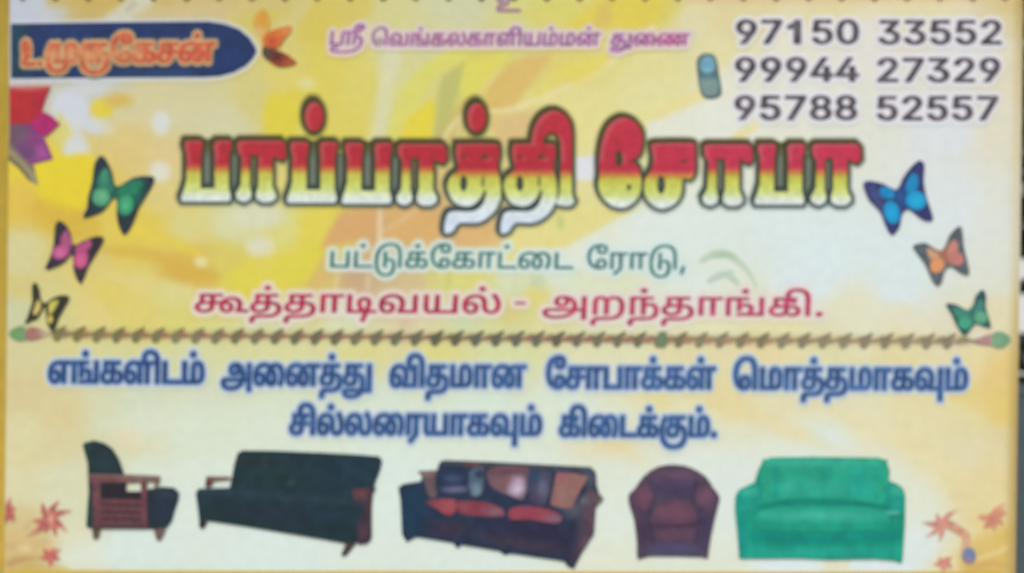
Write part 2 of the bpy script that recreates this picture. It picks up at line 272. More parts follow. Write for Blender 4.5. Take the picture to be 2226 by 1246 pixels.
    'ை': (1160, [[249, -12, 5196, -12, 5108, 41, 5057, 153, 57, 243, 5057, 342, 5144, 487, 5302, 566, 408, 566, 5456, 566, 5542, 551, 5622, 521, 659, 497, 695, 466, 5758, 415, 5825, 271, 825, 189, 5825, 122, 5786, 33, 5713, -12, 663, -12, 5605, -12, 5532, 40, 5497, 129, 497, 186, 5497, 245, 5522, 342, 5567, 423, 597, 457, 640, 498, 5680, 531, 5774, 566, 828, 566, 5922, 566, 6040, 487, 6096, 357, 1096, 280, 6096, 211, 6069, 104, 6028, 21, 1005, -12, 933, 32, 5965, 77, 6008, 192, 1008, 276, 6008, 342, 5964, 439, 5881, 492, 821, 492, 5775, 492, 5708, 468, 673, 439, 5641, 406, 5600, 328, 5581, 239, 581, 189, 5581, 120, 5623, 56, 660, 56, 5691, 56, 5726, 94, 5740, 152, 740, 182, 5740, 262, 5679, 388, 621, 433, 5574, 466, 5462, 492, 398, 492, 5324, 492, 5214, 438, 5149, 344, 139, 283, 5138, 268, 5136, 241, 136, 233, 5136, 168, 5167, 90, 5221, 56, 254, 56, 5281, 56, 5319, 79, 5340, 123, 340, 155, 5340, 205, 5288, 258, 247, 258, 5207, 258, 5137, 216, 108, 184, 93, 248, 5123, 283, 5212, 328, 261, 328, 5333, 328, 5422, 240, 422, 165, 5422, 110, 5380, 30, 5303, -12]]),
    'ண': (1648, [[249, -12, 5196, -12, 5108, 41, 5057, 153, 57, 243, 5057, 342, 5144, 487, 5302, 566, 408, 566, 5456, 566, 5543, 551, 5623, 520, 662, 495, 703, 459, 5760, 407, 5825, 272, 825, 189, 5825, 122, 5786, 33, 5713, -12, 663, -12, 5605, -12, 5532, 40, 5497, 129, 497, 186, 5497, 239, 5519, 335, 5563, 419, 596, 454, 644, 495, 5691, 530, 5801, 566, 866, 566, 5911, 566, 5986, 551, 6053, 520, 1084, 497, 1130, 457, 6164, 424, 6213, 341, 6240, 244, 1240, 189, 6240, 122, 6201, 33, 6128, -12, 1077, -12, 6020, -12, 5947, 40, 5912, 129, 912, 186, 5912, 237, 5933, 329, 5981, 417, 1020, 458, 1065, 495, 6095, 513, 6163, 539, 6260, 554, 1333, 554, 1631, 554, 1631, 482, 1461, 482, 1461, 0, 1375, 0, 1375, 482, 1310, 482, 6277, 482, 6220, 478, 6169, 467, 6121, 447, 1096, 430, 6063, 409, 6019, 334, 5996, 240, 996, 189, 5996, 120, 6038, 56, 1074, 56, 6106, 56, 6141, 94, 6155, 152, 1155, 182, 6155, 239, 6125, 337, 6076, 411, 1047, 432, 6005, 466, 5914, 493, 868, 493, 5812, 493, 5717, 465, 672, 429, 5639, 401, 5599, 322, 5581, 233, 581, 189, 5581, 120, 5623, 56, 660, 56, 5691, 56, 5726, 94, 5740, 152, 740, 182, 5740, 262, 5679, 388, 621, 433, 5574, 466, 5462, 492, 398, 492, 5324, 492, 5214, 438, 5149, 344, 139, 283, 5138, 268, 5136, 241, 136, 233, 5136, 168, 5167, 90, 5220, 56, 253, 56, 5280, 56, 5319, 79, 5340, 123, 340, 155, 5340, 205, 5288, 258, 247, 258, 5207, 258, 5137, 216, 108, 184, 93, 248, 5123, 283, 5212, 328, 261, 328, 5333, 328, 5422, 240, 422, 165, 5422, 110, 5380, 30, 5303, -12]]),
    'ப': (778, [[88, 0, 88, 554, 174, 554, 174, 72, 604, 72, 604, 554, 690, 554, 690, 0]]),
    'ட்': (693, [[88, 0, 88, 554, 174, 554, 174, 72, 676, 72, 676, 0], [347, 678, 5318, 678, 5280, 715, 280, 745, 5280, 774, 5318, 812, 347, 812, 5376, 812, 5414, 774, 414, 745, 5414, 715, 5376, 678]]),
    'டு': (1015, [[424, -297, 5342, -297, 5211, -229, 5119, -98, 5071, 92, 71, 214, 71, 242, 5071, 363, 5119, 556, 5208, 700, 5329, 795, 5475, 843, 557, 843, 5639, 843, 5760, 801, 804, 763, 5839, 734, 5887, 659, 5915, 565, 5928, 449, 928, 377, 928, 0, 842, 0, 842, 334, 5842, 418, 5826, 565, 5778, 681, 730, 717, 5699, 741, 5612, 768, 554, 768, 5494, 768, 5378, 730, 5278, 651, 5201, 524, 5157, 346, 157, 229, 5157, 112, 5193, -59, 5262, -169, 5360, -222, 421, -222, 5480, -222, 5566, -186, 5621, -116, 5648, -14, 648, 53, 5648, 126, 5622, 211, 5573, 247, 538, 247, 5508, 247, 5456, 222, 436, 207, 437, 281, 5455, 295, 5514, 319, 553, 319, 5607, 319, 5690, 265, 5736, 152, 736, 62, 5736, -39, 5689, -177, 5604, -260, 5491, -297], [355, 0, 355, 554, 442, 554, 442, 0]]),
    'க்': (825, [[261, -12, 5201, -12, 5105, 26, 5049, 100, 49, 152, 5049, 206, 5106, 285, 5230, 328, 332, 328, 512, 328, 5564, 328, 5640, 318, 5697, 297, 720, 279, 5746, 259, 5776, 194, 776, 152, 5776, 76, 5685, -8, 602, -8, 5579, -8, 5525, -2, 502, 5, 521, 72, 5536, 68, 5575, 62, 594, 62, 5641, 62, 5690, 108, 690, 156, 5690, 190, 5660, 231, 5611, 251, 5550, 258, 519, 258, 325, 258, 5274, 258, 5203, 246, 178, 232, 5156, 219, 5135, 182, 135, 153, 5135, 107, 5211, 60, 269, 60, 5313, 60, 5376, 87, 5411, 153, 411, 213, 411, 482, 239, 482, 239, 302, 160, 286, 160, 554, 683, 554, 683, 482, 496, 482, 496, 226, 5496, 159, 5473, 83, 452, 57, 5421, 19, 5324, -12], [432, 678, 5403, 678, 5365, 715, 365, 745, 5365, 774, 5403, 812, 432, 812, 5461, 812, 5499, 774, 499, 745, 5499, 715, 5461, 678]]),
    'ட': (693, [[88, 0, 88, 554, 174, 554, 174, 72, 676, 72, 676, 0]]),
    'ர': (640, [[231, -212, 174, -159, 367, 24, 367, 482, 174, 482, 174, 0, 88, 0, 88, 554, 623, 554, 623, 482, 453, 482, 453, 0]]),
    'கூ': (1332, [[801, -12, 5760, -12, 5688, 27, 5643, 114, 643, 185, 5643, 268, 5712, 392, 5835, 462, 917, 462, 5981, 462, 6074, 426, 6135, 362, 6164, 280, 1164, 234, 6164, 185, 6138, 100, 1121, 72, 1315, 72, 1315, 0, 1036, 0, 1032, 63, 6045, 80, 6065, 128, 6078, 186, 1078, 219, 6078, 300, 5985, 390, 910, 390, 5855, 390, 5774, 350, 745, 302, 738, 280, 5728, 250, 5718, 202, 718, 169, 5718, 108, 5772, 56, 809, 56, 5844, 56, 5878, 103, 878, 137, 5878, 182, 5839, 235, 5772, 258, 730, 258, 593, 258, 593, 328, 694, 328, 5752, 328, 5826, 317, 5875, 296, 895, 282, 5924, 261, 5958, 194, 958, 150, 5958, 75, 5883, -12], [261, -12, 5201, -12, 5105, 26, 5049, 100, 49, 152, 5049, 206, 5106, 285, 5230, 328, 332, 328, 626, 328, 626, 258, 325, 258, 5274, 258, 5203, 246, 178, 232, 5156, 219, 5135, 182, 135, 153, 5135, 107, 5211, 60, 269, 60, 5313, 60, 5376, 87, 5411, 154, 411, 213, 411, 482, 239, 482, 239, 302, 160, 286, 160, 554, 683, 554, 683, 482, 496, 482, 496, 226, 5496, 159, 5473, 83, 452, 57, 5421, 19, 5324, -12]]),
    'த்': (825, [[261, -12, 5201, -12, 5105, 26, 5049, 100, 49, 152, 5049, 206, 5106, 285, 5230, 328, 332, 328, 477, 328, 5564, 328, 5700, 285, 5777, 185, 777, 98, 5777, 31, 5727, -60, 681, -94, 5648, -117, 5565, -145, 5457, -156, 385, -156, 272, -156, 5230, -156, 5184, -168, 167, -179, 5151, -190, 5133, -230, 133, -263, 5133, -278, 5135, -305, 136, -317, 54, -321, 5051, -303, 5047, -260, 47, -243, 5047, -199, 5079, -138, 104, -119, 5122, -106, 5161, -91, 5212, -84, 245, -84, 354, -84, 5443, -84, 5557, -69, 5627, -38, 650, -13, 5670, 9, 5691, 68, 691, 105, 5691, 154, 5652, 214, 5587, 246, 5508, 258, 467, 258, 325, 258, 5274, 258, 5203, 246, 178, 232, 5156, 219, 5135, 182, 135, 153, 5135, 107, 5211, 60, 269, 60, 5313, 60, 5376, 87, 5411, 154, 411, 213, 411, 482, 239, 482, 239, 302, 160, 286, 160, 554, 683, 554, 683, 482, 496, 482, 496, 226, 5496, 159, 5473, 83, 452, 57, 5421, 19, 5324, -12], [435, 678, 5406, 678, 5368, 715, 368, 745, 5368, 774, 5406, 812, 435, 812, 5464, 812, 5502, 774, 502, 745, 5502, 715, 5464, 678]]),
    'த': (825, [[261, -12, 5201, -12, 5105, 26, 5049, 100, 49, 152, 5049, 206, 5106, 285, 5230, 328, 332, 328, 477, 328, 5564, 328, 5700, 285, 5777, 185, 777, 98, 5777, 31, 5727, -60, 681, -94, 5648, -117, 5565, -145, 5457, -156, 385, -156, 272, -156, 5230, -156, 5184, -168, 167, -179, 5151, -190, 5133, -230, 133, -263, 5133, -278, 5135, -305, 136, -317, 54, -321, 5051, -303, 5047, -260, 47, -243, 5047, -199, 5079, -138, 104, -119, 5122, -106, 5161, -91, 5212, -84, 245, -84, 354, -84, 5443, -84, 5557, -69, 5627, -38, 650, -13, 5670, 9, 5691, 68, 691, 105, 5691, 154, 5652, 214, 5587, 246, 5508, 258, 467, 258, 325, 258, 5274, 258, 5203, 246, 178, 232, 5156, 219, 5135, 182, 135, 153, 5135, 107, 5211, 60, 269, 60, 5313, 60, 5376, 87, 5411, 154, 411, 213, 411, 482, 239, 482, 239, 302, 160, 286, 160, 554, 683, 554, 683, 482, 496, 482, 496, 226, 5496, 159, 5473, 83, 452, 57, 5421, 19, 5324, -12]]),
    'டி': (797, [[88, 0, 88, 554, 174, 554, 174, 72, 780, 72, 780, 0], [489, 471, 5530, 471, 5589, 445, 5626, 400, 5643, 342, 643, 310, 5643, 265, 5625, 171, 612, 124, 498, -284, 419, -262, 497, 10, 500, 26, 519, 94, 5536, 150, 5556, 252, 556, 307, 5556, 351, 5521, 399, 488, 399, 5451, 399, 5406, 341, 406, 286, 5406, 238, 5441, 154, 5497, 85, 528, 56, 456, 19, 5421, 58, 5360, 141, 5323, 237, 323, 295, 5323, 345, 5361, 424, 5436, 471]]),
    'ல்': (1013, [[249, -12, 5196, -12, 5108, 40, 5057, 153, 57, 242, 5057, 323, 5105, 445, 5189, 526, 5298, 566, 359, 566, 5407, 566, 5507, 540, 545, 502, 5573, 475, 5604, 405, 5617, 313, 617, 252, 5617, 217, 5624, 159, 5642, 113, 658, 95, 5673, 79, 5715, 62, 744, 62, 5777, 62, 5831, 94, 5863, 170, 863, 237, 5863, 303, 5831, 415, 5774, 508, 738, 547, 816, 600, 5878, 521, 5950, 347, 950, 244, 5950, 159, 5901, 45, 5807, -12, 737, -12, 5694, -12, 5623, 13, 597, 38, 5565, 68, 5531, 174, 530, 250, 5530, 286, 5522, 362, 5498, 431, 472, 455, 5452, 473, 5396, 492, 355, 492, 5286, 492, 5188, 425, 5136, 308, 136, 232, 5136, 168, 5167, 90, 5220, 56, 253, 56, 5280, 56, 5319, 79, 5340, 123, 340, 155, 5340, 205, 5288, 258, 247, 258, 5207, 258, 5137, 216, 108, 184, 93, 248, 5123, 283, 5212, 328, 261, 328, 5333, 328, 5422, 240, 422, 165, 5422, 110, 5380, 30, 5303, -12], [507, 678, 5478, 678, 5440, 715, 440, 745, 5440, 774, 5478, 812, 507, 812, 5536, 812, 5574, 774, 574, 745, 5574, 715, 5536, 678]]),
    'அ': (1121, [[321, -124, 5224, -124, 5094, -77, 5029, 6, 29, 60, 5029, 85, 5051, 133, 74, 149, 5087, 158, 5117, 170, 5166, 176, 206, 176, 953, 176, 956, 104, 217, 104, 5186, 104, 5153, 102, 5137, 96, 129, 90, 5114, 78, 114, 56, 5114, 7, 5220, -51, 327, -51, 344, -51, 5445, -51, 5590, -4, 5685, 78, 709, 130, 713, 149, 5722, 174, 5730, 225, 730, 251, 5730, 309, 5690, 413, 5607, 484, 542, 494, 5529, 496, 5506, 497, 493, 497, 5462, 497, 5410, 475, 5379, 431, 379, 397, 5379, 360, 5424, 309, 465, 309, 5503, 309, 5548, 356, 548, 400, 5548, 433, 5527, 486, 501, 510, 558, 527, 5576, 512, 5607, 472, 5626, 423, 626, 396, 5626, 361, 5605, 304, 5563, 263, 5502, 241, 463, 241, 5418, 241, 5344, 275, 5300, 343, 300, 393, 5300, 455, 5358, 531, 5451, 566, 503, 566, 5580, 566, 5697, 514, 5776, 424, 5816, 312, 816, 252, 5816, 225, 5810, 174, 804, 150, 798, 128, 5770, 46, 5639, -66, 5454, -124, 342, -124], [947, -154, 947, 554, 1033, 554, 1033, -154]]),
    'ற': (869, [[570, 566, 5646, 566, 5751, 490, 5805, 347, 805, 244, 5805, 122, 5743, -33, 690, -77, 5652, -108, 5556, -143, 5447, -156, 388, -156, 270, -156, 5228, -156, 5182, -168, 165, -179, 5149, -190, 5131, -230, 131, -263, 5131, -278, 5133, -305, 134, -317, 52, -321, 5049, -303, 5045, -260, 45, -243, 5045, -199, 5077, -138, 102, -119, 5120, -106, 5159, -91, 5210, -84, 243, -84, 366, -84, 5459, -84, 5591, -57, 5676, 13, 5716, 144, 716, 247, 5716, 338, 5677, 446, 5608, 494, 563, 494, 5537, 494, 5491, 477, 474, 458, 5454, 435, 5438, 373, 438, 319, 438, 0, 352, 0, 352, 321, 5352, 370, 5342, 439, 327, 461, 5317, 476, 5285, 494, 262, 494, 5239, 494, 5208, 477, 197, 463, 5181, 441, 5172, 371, 172, 327, 172, 0, 86, 0, 86, 341, 5086, 390, 5095, 456, 5119, 504, 139, 524, 5160, 545, 5218, 566, 255, 566, 5294, 566, 5354, 538, 5398, 483, 411, 443, 390, 450, 5401, 483, 5448, 536, 5521, 566]]),
    'ந்': (789, [[557, 362, 5608, 362, 5691, 310, 5741, 208, 741, 134, 5741, 44, 5689, -60, 642, -94, 5610, -117, 5527, -145, 5419, -156, 347, -156, 272, -156, 5230, -156, 5184, -168, 167, -179, 5151, -190, 5133, -230, 133, -263, 5133, -278, 5135, -305, 136, -317, 54, -321, 5051, -303, 5047, -260, 47, -243, 5047, -199, 5079, -138, 104, -119, 5122, -106, 5161, -91, 5212, -84, 245, -84, 338, -84, 5420, -84, 5523, -70, 5587, -39, 610, -14, 5630, 8, 5655, 79, 655, 131, 5655, 183, 5628, 253, 5575, 289, 536, 289, 5508, 289, 5451, 264, 430, 247, 427, 322, 5453, 338, 5517, 362], [88, 0, 88, 554, 609, 554, 609, 482, 434, 482, 434, 0, 348, 0, 348, 482, 174, 482, 174, 0], [395, 678, 5366, 678, 5328, 715, 328, 745, 5328, 774, 5366, 812, 395, 812, 5424, 812, 5462, 774, 462, 745, 5462, 715, 5424, 678]]),
    'ா': (640, [[88, 0, 88, 554, 623, 554, 623, 482, 453, 482, 453, 0, 367, 0, 367, 482, 174, 482, 174, 0]]),
    'எ': (801, [[249, -12, 5196, -12, 5108, 40, 5057, 151, 57, 239, 5057, 316, 5107, 430, 150, 468, 5182, 497, 5264, 535, 5376, 554, 451, 554, 508, 554, 508, 482, 439, 482, 5375, 482, 5289, 467, 5234, 441, 214, 423, 5176, 389, 5136, 293, 136, 232, 5136, 168, 5167, 90, 5220, 56, 253, 56, 5280, 56, 5319, 79, 5340, 123, 340, 155, 5340, 205, 5288, 258, 247, 258, 5207, 258, 5137, 216, 108, 184, 93, 248, 5123, 283, 5212, 328, 261, 328, 5333, 328, 5422, 240, 422, 165, 5422, 110, 5380, 30, 5303, -12], [528, 0, 528, 482, 492, 482, 494, 554, 784, 554, 784, 482, 614, 482, 614, 0]]),
    'ன': (1234, [[249, -12, 5196, -12, 5108, 41, 5057, 153, 57, 243, 5057, 342, 5144, 487, 5302, 566, 408, 566, 5456, 566, 5543, 551, 5623, 520, 662, 495, 708, 453, 5761, 406, 5825, 271, 825, 189, 5825, 122, 5786, 33, 5713, -12, 663, -12, 5605, -12, 5532, 40, 5497, 129, 497, 186, 5497, 239, 5520, 333, 5566, 417, 600, 454, 650, 495, 5680, 513, 5748, 539, 5845, 554, 918, 554, 1217, 554, 1217, 482, 1047, 482, 1047, 0, 961, 0, 961, 482, 895, 482, 5862, 482, 5804, 477, 5752, 466, 5704, 446, 681, 430, 5648, 409, 5604, 332, 5581, 237, 581, 189, 5581, 120, 5623, 56, 660, 56, 5691, 56, 5726, 94, 5740, 152, 740, 182, 5740, 261, 5679, 388, 621, 433, 5574, 466, 5462, 492, 398, 492, 5324, 492, 5214, 438, 5149, 344, 139, 283, 5138, 268, 5136, 241, 136, 233, 5136, 168, 5167, 90, 5220, 56, 253, 56, 5280, 56, 5319, 79, 5340, 123, 340, 155, 5340, 205, 5288, 258, 247, 258, 5207, 258, 5137, 216, 108, 184, 93, 248, 5123, 283, 5212, 328, 261, 328, 5333, 328, 5422, 240, 422, 165, 5422, 110, 5380, 30, 5303, -12]]),
    'ல': (1013, [[249, -12, 5196, -12, 5108, 40, 5057, 153, 57, 242, 5057, 323, 5105, 445, 5189, 526, 5298, 566, 359, 566, 5407, 566, 5507, 540, 545, 502, 5573, 475, 5604, 405, 5617, 313, 617, 252, 5617, 217, 5624, 159, 5642, 113, 658, 95, 5673, 79, 5715, 62, 744, 62, 5777, 62, 5831, 94, 5863, 170, 863, 237, 5863, 303, 5831, 415, 5774, 508, 738, 547, 816, 600, 5878, 521, 5950, 347, 950, 244, 5950, 159, 5901, 45, 5807, -12, 737, -12, 5694, -12, 5623, 13, 597, 38, 5565, 68, 5531, 174, 530, 250, 5530, 286, 5522, 362, 5498, 431, 472, 455, 5452, 473, 5396, 492, 355, 492, 5286, 492, 5188, 425, 5136, 308, 136, 232, 5136, 168, 5167, 90, 5220, 56, 253, 56, 5280, 56, 5319, 79, 5340, 123, 340, 155, 5340, 205, 5288, 258, 247, 258, 5207, 258, 5137, 216, 108, 184, 93, 248, 5123, 283, 5212, 328, 261, 328, 5333, 328, 5422, 240, 422, 165, 5422, 110, 5380, 30, 5303, -12]]),
    'வு': (1044, [[249, -12, 5196, -12, 5108, 41, 5057, 153, 57, 243, 5057, 350, 5142, 494, 5282, 566, 364, 566, 5440, 566, 5549, 521, 5618, 442, 5651, 339, 651, 280, 5651, 216, 5623, 116, 603, 72, 870, 72, 870, 554, 956, 554, 956, 0, 515, 0, 511, 63, 5534, 98, 5563, 201, 563, 269, 5563, 340, 5513, 440, 5422, 492, 360, 492, 5290, 492, 5190, 425, 5136, 310, 136, 237, 5136, 170, 5167, 91, 5220, 56, 253, 56, 5279, 56, 5318, 79, 5340, 123, 340, 155, 5340, 205, 5288, 258, 247, 258, 5207, 258, 5137, 216, 108, 184, 93, 248, 5123, 283, 5212, 328, 261, 328, 5333, 328, 5422, 240, 422, 165, 5422, 110, 5380, 30, 5303, -12], [870, -283, 870, 33, 956, 33, 956, -283]]),
    'ள்': (1070, [[249, -12, 5196, -12, 5108, 41, 5057, 153, 57, 243, 5057, 325, 5106, 446, 5192, 526, 5300, 566, 358, 566, 5402, 566, 5472, 549, 5530, 518, 555, 497, 542, 401, 5507, 445, 5418, 492, 355, 492, 5288, 492, 5190, 425, 5136, 310, 136, 237, 5136, 170, 5167, 91, 5220, 56, 253, 56, 5280, 56, 5319, 79, 5340, 123, 340, 155, 5340, 205, 5288, 258, 247, 258, 5207, 258, 5137, 216, 108, 184, 93, 248, 5123, 283, 5212, 328, 261, 328, 5333, 328, 5422, 240, 422, 165, 5422, 110, 5380, 30, 5303, -12], [537, 0, 537, 416, 549, 494, 549, 554, 1053, 554, 1053, 482, 883, 482, 883, 0, 797, 0, 797, 482, 623, 482, 623, 0], [535, 678, 5506, 678, 5468, 715, 468, 745, 5468, 774, 5506, 812, 535, 812, 5564, 812, 5602, 774, 602, 745, 5602, 715, 5564, 678]]),
    'கு': (1062, [[499, -12, 5438, -12, 5342, 26, 5286, 100, 286, 152, 5286, 206, 5343, 285, 5468, 328, 569, 328, 694, 328, 5781, 328, 5903, 280, 5979, 198, 6014, 95, 1014, 40, 6014, -40, 5965, -160, 5879, -245, 5765, -297, 5634, -321, 566, -321, 537, -321, 5431, -321, 5273, -268, 5164, -177, 5098, -61, 5068, 67, 68, 130, 68, 151, 5068, 233, 5108, 377, 5172, 502, 207, 554, 280, 510, 5240, 454, 5184, 335, 5154, 212, 154, 150, 154, 131, 5154, 56, 5199, -79, 5293, -184, 5443, -244, 548, -244, 560, -244, 5645, -244, 5780, -208, 5875, -137, 5926, -30, 926, 41, 5926, 116, 5864, 212, 5755, 258, 686, 258, 562, 258, 5511, 258, 5440, 246, 415, 232, 5393, 219, 5372, 182, 372, 153, 5372, 107, 5448, 60, 506, 60, 5550, 60, 5613, 87, 5648, 154, 648, 213, 648, 482, 476, 482, 476, 302, 397, 286, 397, 554, 920, 554, 920, 482, 733, 482, 733, 226, 5733, 159, 5710, 83, 689, 57, 5658, 19, 5561, -12]]),
    'உ': (1067, [[298, 566, 5405, 566, 5539, 507, 5602, 408, 602, 349, 5602, 291, 5560, 214, 5482, 167, 5374, 142, 309, 135, 229, 127, 5174, 122, 5146, 108, 146, 95, 5146, 83, 5163, 72, 182, 72, 1050, 72, 1050, 0, 191, 0, 5144, 0, 5087, 25, 5062, 68, 62, 94, 5062, 124, 5094, 166, 5166, 192, 226, 198, 303, 205, 5394, 214, 5485, 257, 5516, 317, 516, 349, 5516, 391, 5473, 455, 5390, 494, 330, 496, 302, 497, 5291, 497, 5268, 497, 263, 497, 5209, 497, 5136, 449, 136, 399, 5136, 362, 5178, 312, 222, 312, 5260, 312, 5305, 359, 305, 402, 5305, 431, 5284, 486, 258, 510, 318, 527, 5336, 513, 5365, 472, 5383, 422, 383, 392, 5383, 327, 5300, 244, 220, 244, 5172, 244, 5099, 282, 5057, 352, 57, 398, 5057, 455, 5119, 530, 5228, 566]]),
    'ப்': (778, [[88, 0, 88, 554, 174, 554, 174, 72, 604, 72, 604, 554, 690, 554, 690, 0], [389, 678, 5360, 678, 5322, 715, 322, 745, 5322, 774, 5360, 812, 389, 812, 5418, 812, 5456, 774, 456, 745, 5456, 715, 5418, 678]]),
    'I5': (262, [[-130, 843, 4933, 843, 5036, 809, 78, 774, 5106, 751, 5149, 682, 5174, 573, 174, 489, 174, 0, 88, 0, 88, 461, 5088, 540, 5071, 639, 5038, 698, 15, 718, 4987, 744, 4911, 768, -128, 768, 4818, 768, 4742, 732, 4701, 666, -299, 620, 4701, 584, 4720, 529, 4756, 490, 4807, 466, -162, 461, -162, 390, 4776, 397, 4674, 453, 4615, 551, -385, 621, 4615, 695, 4684, 793, 4800, 843]]),
    '0': (648, [[324, -10, 5243, -10, 5129, 78, 5069, 245, 69, 363, 5069, 481, 5130, 648, 5244, 737, 324, 737, 5405, 737, 5519, 648, 5579, 481, 579, 363, 5579, 245, 5520, 78, 5406, -10], [324, 71, 5377, 71, 5452, 140, 5490, 271, 490, 363, 5490, 457, 5452, 587, 5377, 657, 324, 657, 5271, 657, 5197, 587, 5158, 457, 158, 363, 5158, 271, 5197, 140, 5271, 71]]),
    '1': (648, [[110, 0, 110, 78, 560, 78, 560, 0], [396, 728, 396, 0, 305, 0, 305, 642, 300, 642, 124, 511, 124, 611, 282, 728]]),
    '2': (648, [[92, 0, 92, 67, 334, 329, 5375, 373, 5428, 439, 5456, 500, 456, 533, 5456, 571, 5419, 627, 5358, 657, 319, 657, 5277, 657, 5216, 623, 5183, 562, 183, 521, 94, 521, 5094, 585, 5154, 683, 5256, 737, 321, 737, 5386, 737, 5486, 683, 5543, 591, 543, 534, 5543, 495, 5515, 420, 5444, 325, 379, 257, 220, 87, 220, 82, 556, 82, 556, 0]]),
    '3': (648, [[310, -10, 5244, -10, 5134, 36, 5065, 123, 61, 184, 156, 184, 5160, 147, 5202, 97, 5270, 72, 311, 72, 5355, 72, 5427, 102, 5468, 162, 468, 206, 5468, 245, 5432, 311, 5352, 352, 286, 352, 226, 352, 226, 426, 410, 640, 410, 646, 97, 646, 97, 728, 532, 728, 532, 660, 303, 396, 303, 411, 5382, 419, 5498, 365, 5561, 266, 561, 205, 5561, 143, 5496, 45, 5383, -10]]),
    '4': (648, [[59, 148, 59, 224, 349, 728, 440, 728, 157, 235, 157, 229, 589, 229, 589, 148], [402, 0, 402, 170, 402, 206, 402, 454, 490, 454, 490, 0]]),
    '5': (648, [[315, -10, 5251, -10, 5150, 41, 5089, 128, 87, 184, 177, 184, 5180, 151, 5218, 101, 5279, 72, 315, 72, 5359, 72, 5428, 113, 5467, 185, 467, 231, 5467, 278, 5426, 352, 5355, 395, 310, 395, 5276, 395, 5207, 373, 185, 356, 98, 367, 141, 728, 524, 728, 524, 646, 219, 646, 194, 434, 198, 434, 5221, 452, 5289, 476, 327, 476, 5376, 476, 5461, 440, 5523, 374, 5558, 285, 558, 232, 5558, 163, 5495, 53, 5386, -10]]),
    '6': (648, [[324, -10, 5257, -10, 5152, 52, 5093, 161, 93, 231, 5093, 283, 5138, 398, 196, 485, 361, 728, 461, 728, 218, 373, 209, 373, 5219, 393, 5256, 427, 5307, 447, 336, 447, 5402, 447, 5500, 392, 5555, 292, 555, 224, 5555, 156, 5495, 51, 5391, -10], [324, 70, 5366, 70, 5430, 110, 5467, 179, 467, 224, 5467, 270, 5430, 338, 5366, 377, 324, 377, 5282, 377, 5217, 339, 5181, 271, 181, 226, 5181, 180, 5217, 110, 5282, 70]]),
    '7': (648, [[139, 0, 462, 640, 462, 646, 89, 646, 89, 728, 559, 728, 559, 641, 236, 0]]),
    '8': (648, [[324, -10, 5250, -10, 5137, 42, 5074, 134, 74, 193, 5074, 239, 5111, 318, 5176, 371, 216, 378, 216, 382, 5163, 396, 5101, 486, 101, 544, 5101, 600, 5158, 687, 5259, 737, 324, 737, 5388, 737, 5488, 687, 5546, 600, 546, 544, 5546, 486, 5483, 396, 432, 382, 432, 378, 5471, 371, 5536, 318, 5574, 239, 574, 193, 5574, 134, 5510, 42, 5397, -10], [324, 71, 5372, 71, 5442, 103, 5481, 160, 481, 198, 5481, 239, 5440, 301, 5369, 336, 324, 336, 5278, 336, 5207, 301, 5166, 239, 166, 198, 5166, 160, 5204, 103, 5275, 71], [324, 414, 5362, 414, 5422, 445, 5457, 500, 457, 537, 5457, 574, 5423, 627, 5363, 657, 324, 657, 5284, 657, 5224, 627, 5190, 574, 190, 537, 5190, 500, 5224, 445, 5285, 414]]),
    '9': (648, [[324, 737, 5391, 737, 5496, 676, 5555, 567, 555, 497, 5555, 445, 5510, 329, 452, 243, 287, 0, 187, 0, 430, 355, 439, 355, 5429, 334, 5392, 301, 5341, 281, 312, 281, 5246, 281, 5147, 336, 5093, 436, 93, 504, 5093, 572, 5153, 677, 5257, 737], [324, 658, 5282, 658, 5218, 618, 5181, 548, 181, 504, 5181, 458, 5218, 389, 5282, 350, 324, 350, 5366, 350, 5431, 389, 5467, 458, 467, 502, 5467, 547, 5431, 618, 5366, 658]]),
    'C': (730, [[382, -10, 5289, -10, 5143, 81, 5060, 248, 60, 363, 5060, 479, 5143, 646, 5289, 737, 382, 737, 5438, 737, 5536, 705, 5614, 643, 5666, 555, 676, 499, 583, 499, 5575, 536, 5538, 593, 5483, 632, 5418, 651, 382, 651, 5317, 651, 5211, 585, 5150, 457, 150, 363, 5150, 271, 5212, 142, 5317, 76, 382, 76, 5418, 76, 5483, 96, 5538, 135, 5575, 192, 583, 229, 676, 229, 5667, 173, 5614, 85, 5536, 23, 5438, -10]]),
    '.': (269, [[136, -6, 5109, -6, 5070, 32, 70, 60, 5070, 87, 5109, 125, 136, 125, 5164, 125, 5202, 87, 202, 60, 5202, 32, 5164, -6]]),
    ',': (269, [[53, -175, 96, 102, 196, 102, 120, -175]]),
    '-': (648, [[482, 351, 482, 270, 163, 270, 163, 351]]),
}
GL = {}
def _pts(v):      # x, y pairs; 5000 is added to x where the point is a control point off the curve
    return [(v[k] - (5000 if v[k] > 3000 else 0), v[k + 1], v[k] <= 3000) for k in range(0, len(v), 2)]
def _flat(c, n=4):
    q = []
    m = len(c)
    for i in range(m):                      # put in the implied on-curve points
        q.append(c[i]); a, b = c[i], c[(i + 1) % m]
        if not a[2] and not b[2]: q.append(((a[0] + b[0]) / 2, (a[1] + b[1]) / 2, True))
    s = next(i for i, v in enumerate(q) if v[2]); q = q[s:] + q[:s]; out = []; i = 0
    while i < len(q):
        if q[i][2]: out.append(q[i][:2]); i += 1
        else:
            a, b, c2 = q[i - 1], q[i], q[(i + 1) % len(q)]
            for k in range(1, n):
                u = k / n; out.append(((1 - u) ** 2 * a[0] + 2 * u * (1 - u) * b[0] + u * u * c2[0], (1 - u) ** 2 * a[1] + 2 * u * (1 - u) * b[1] + u * u * c2[1]))
            i += 1
    return np.array(out, float)
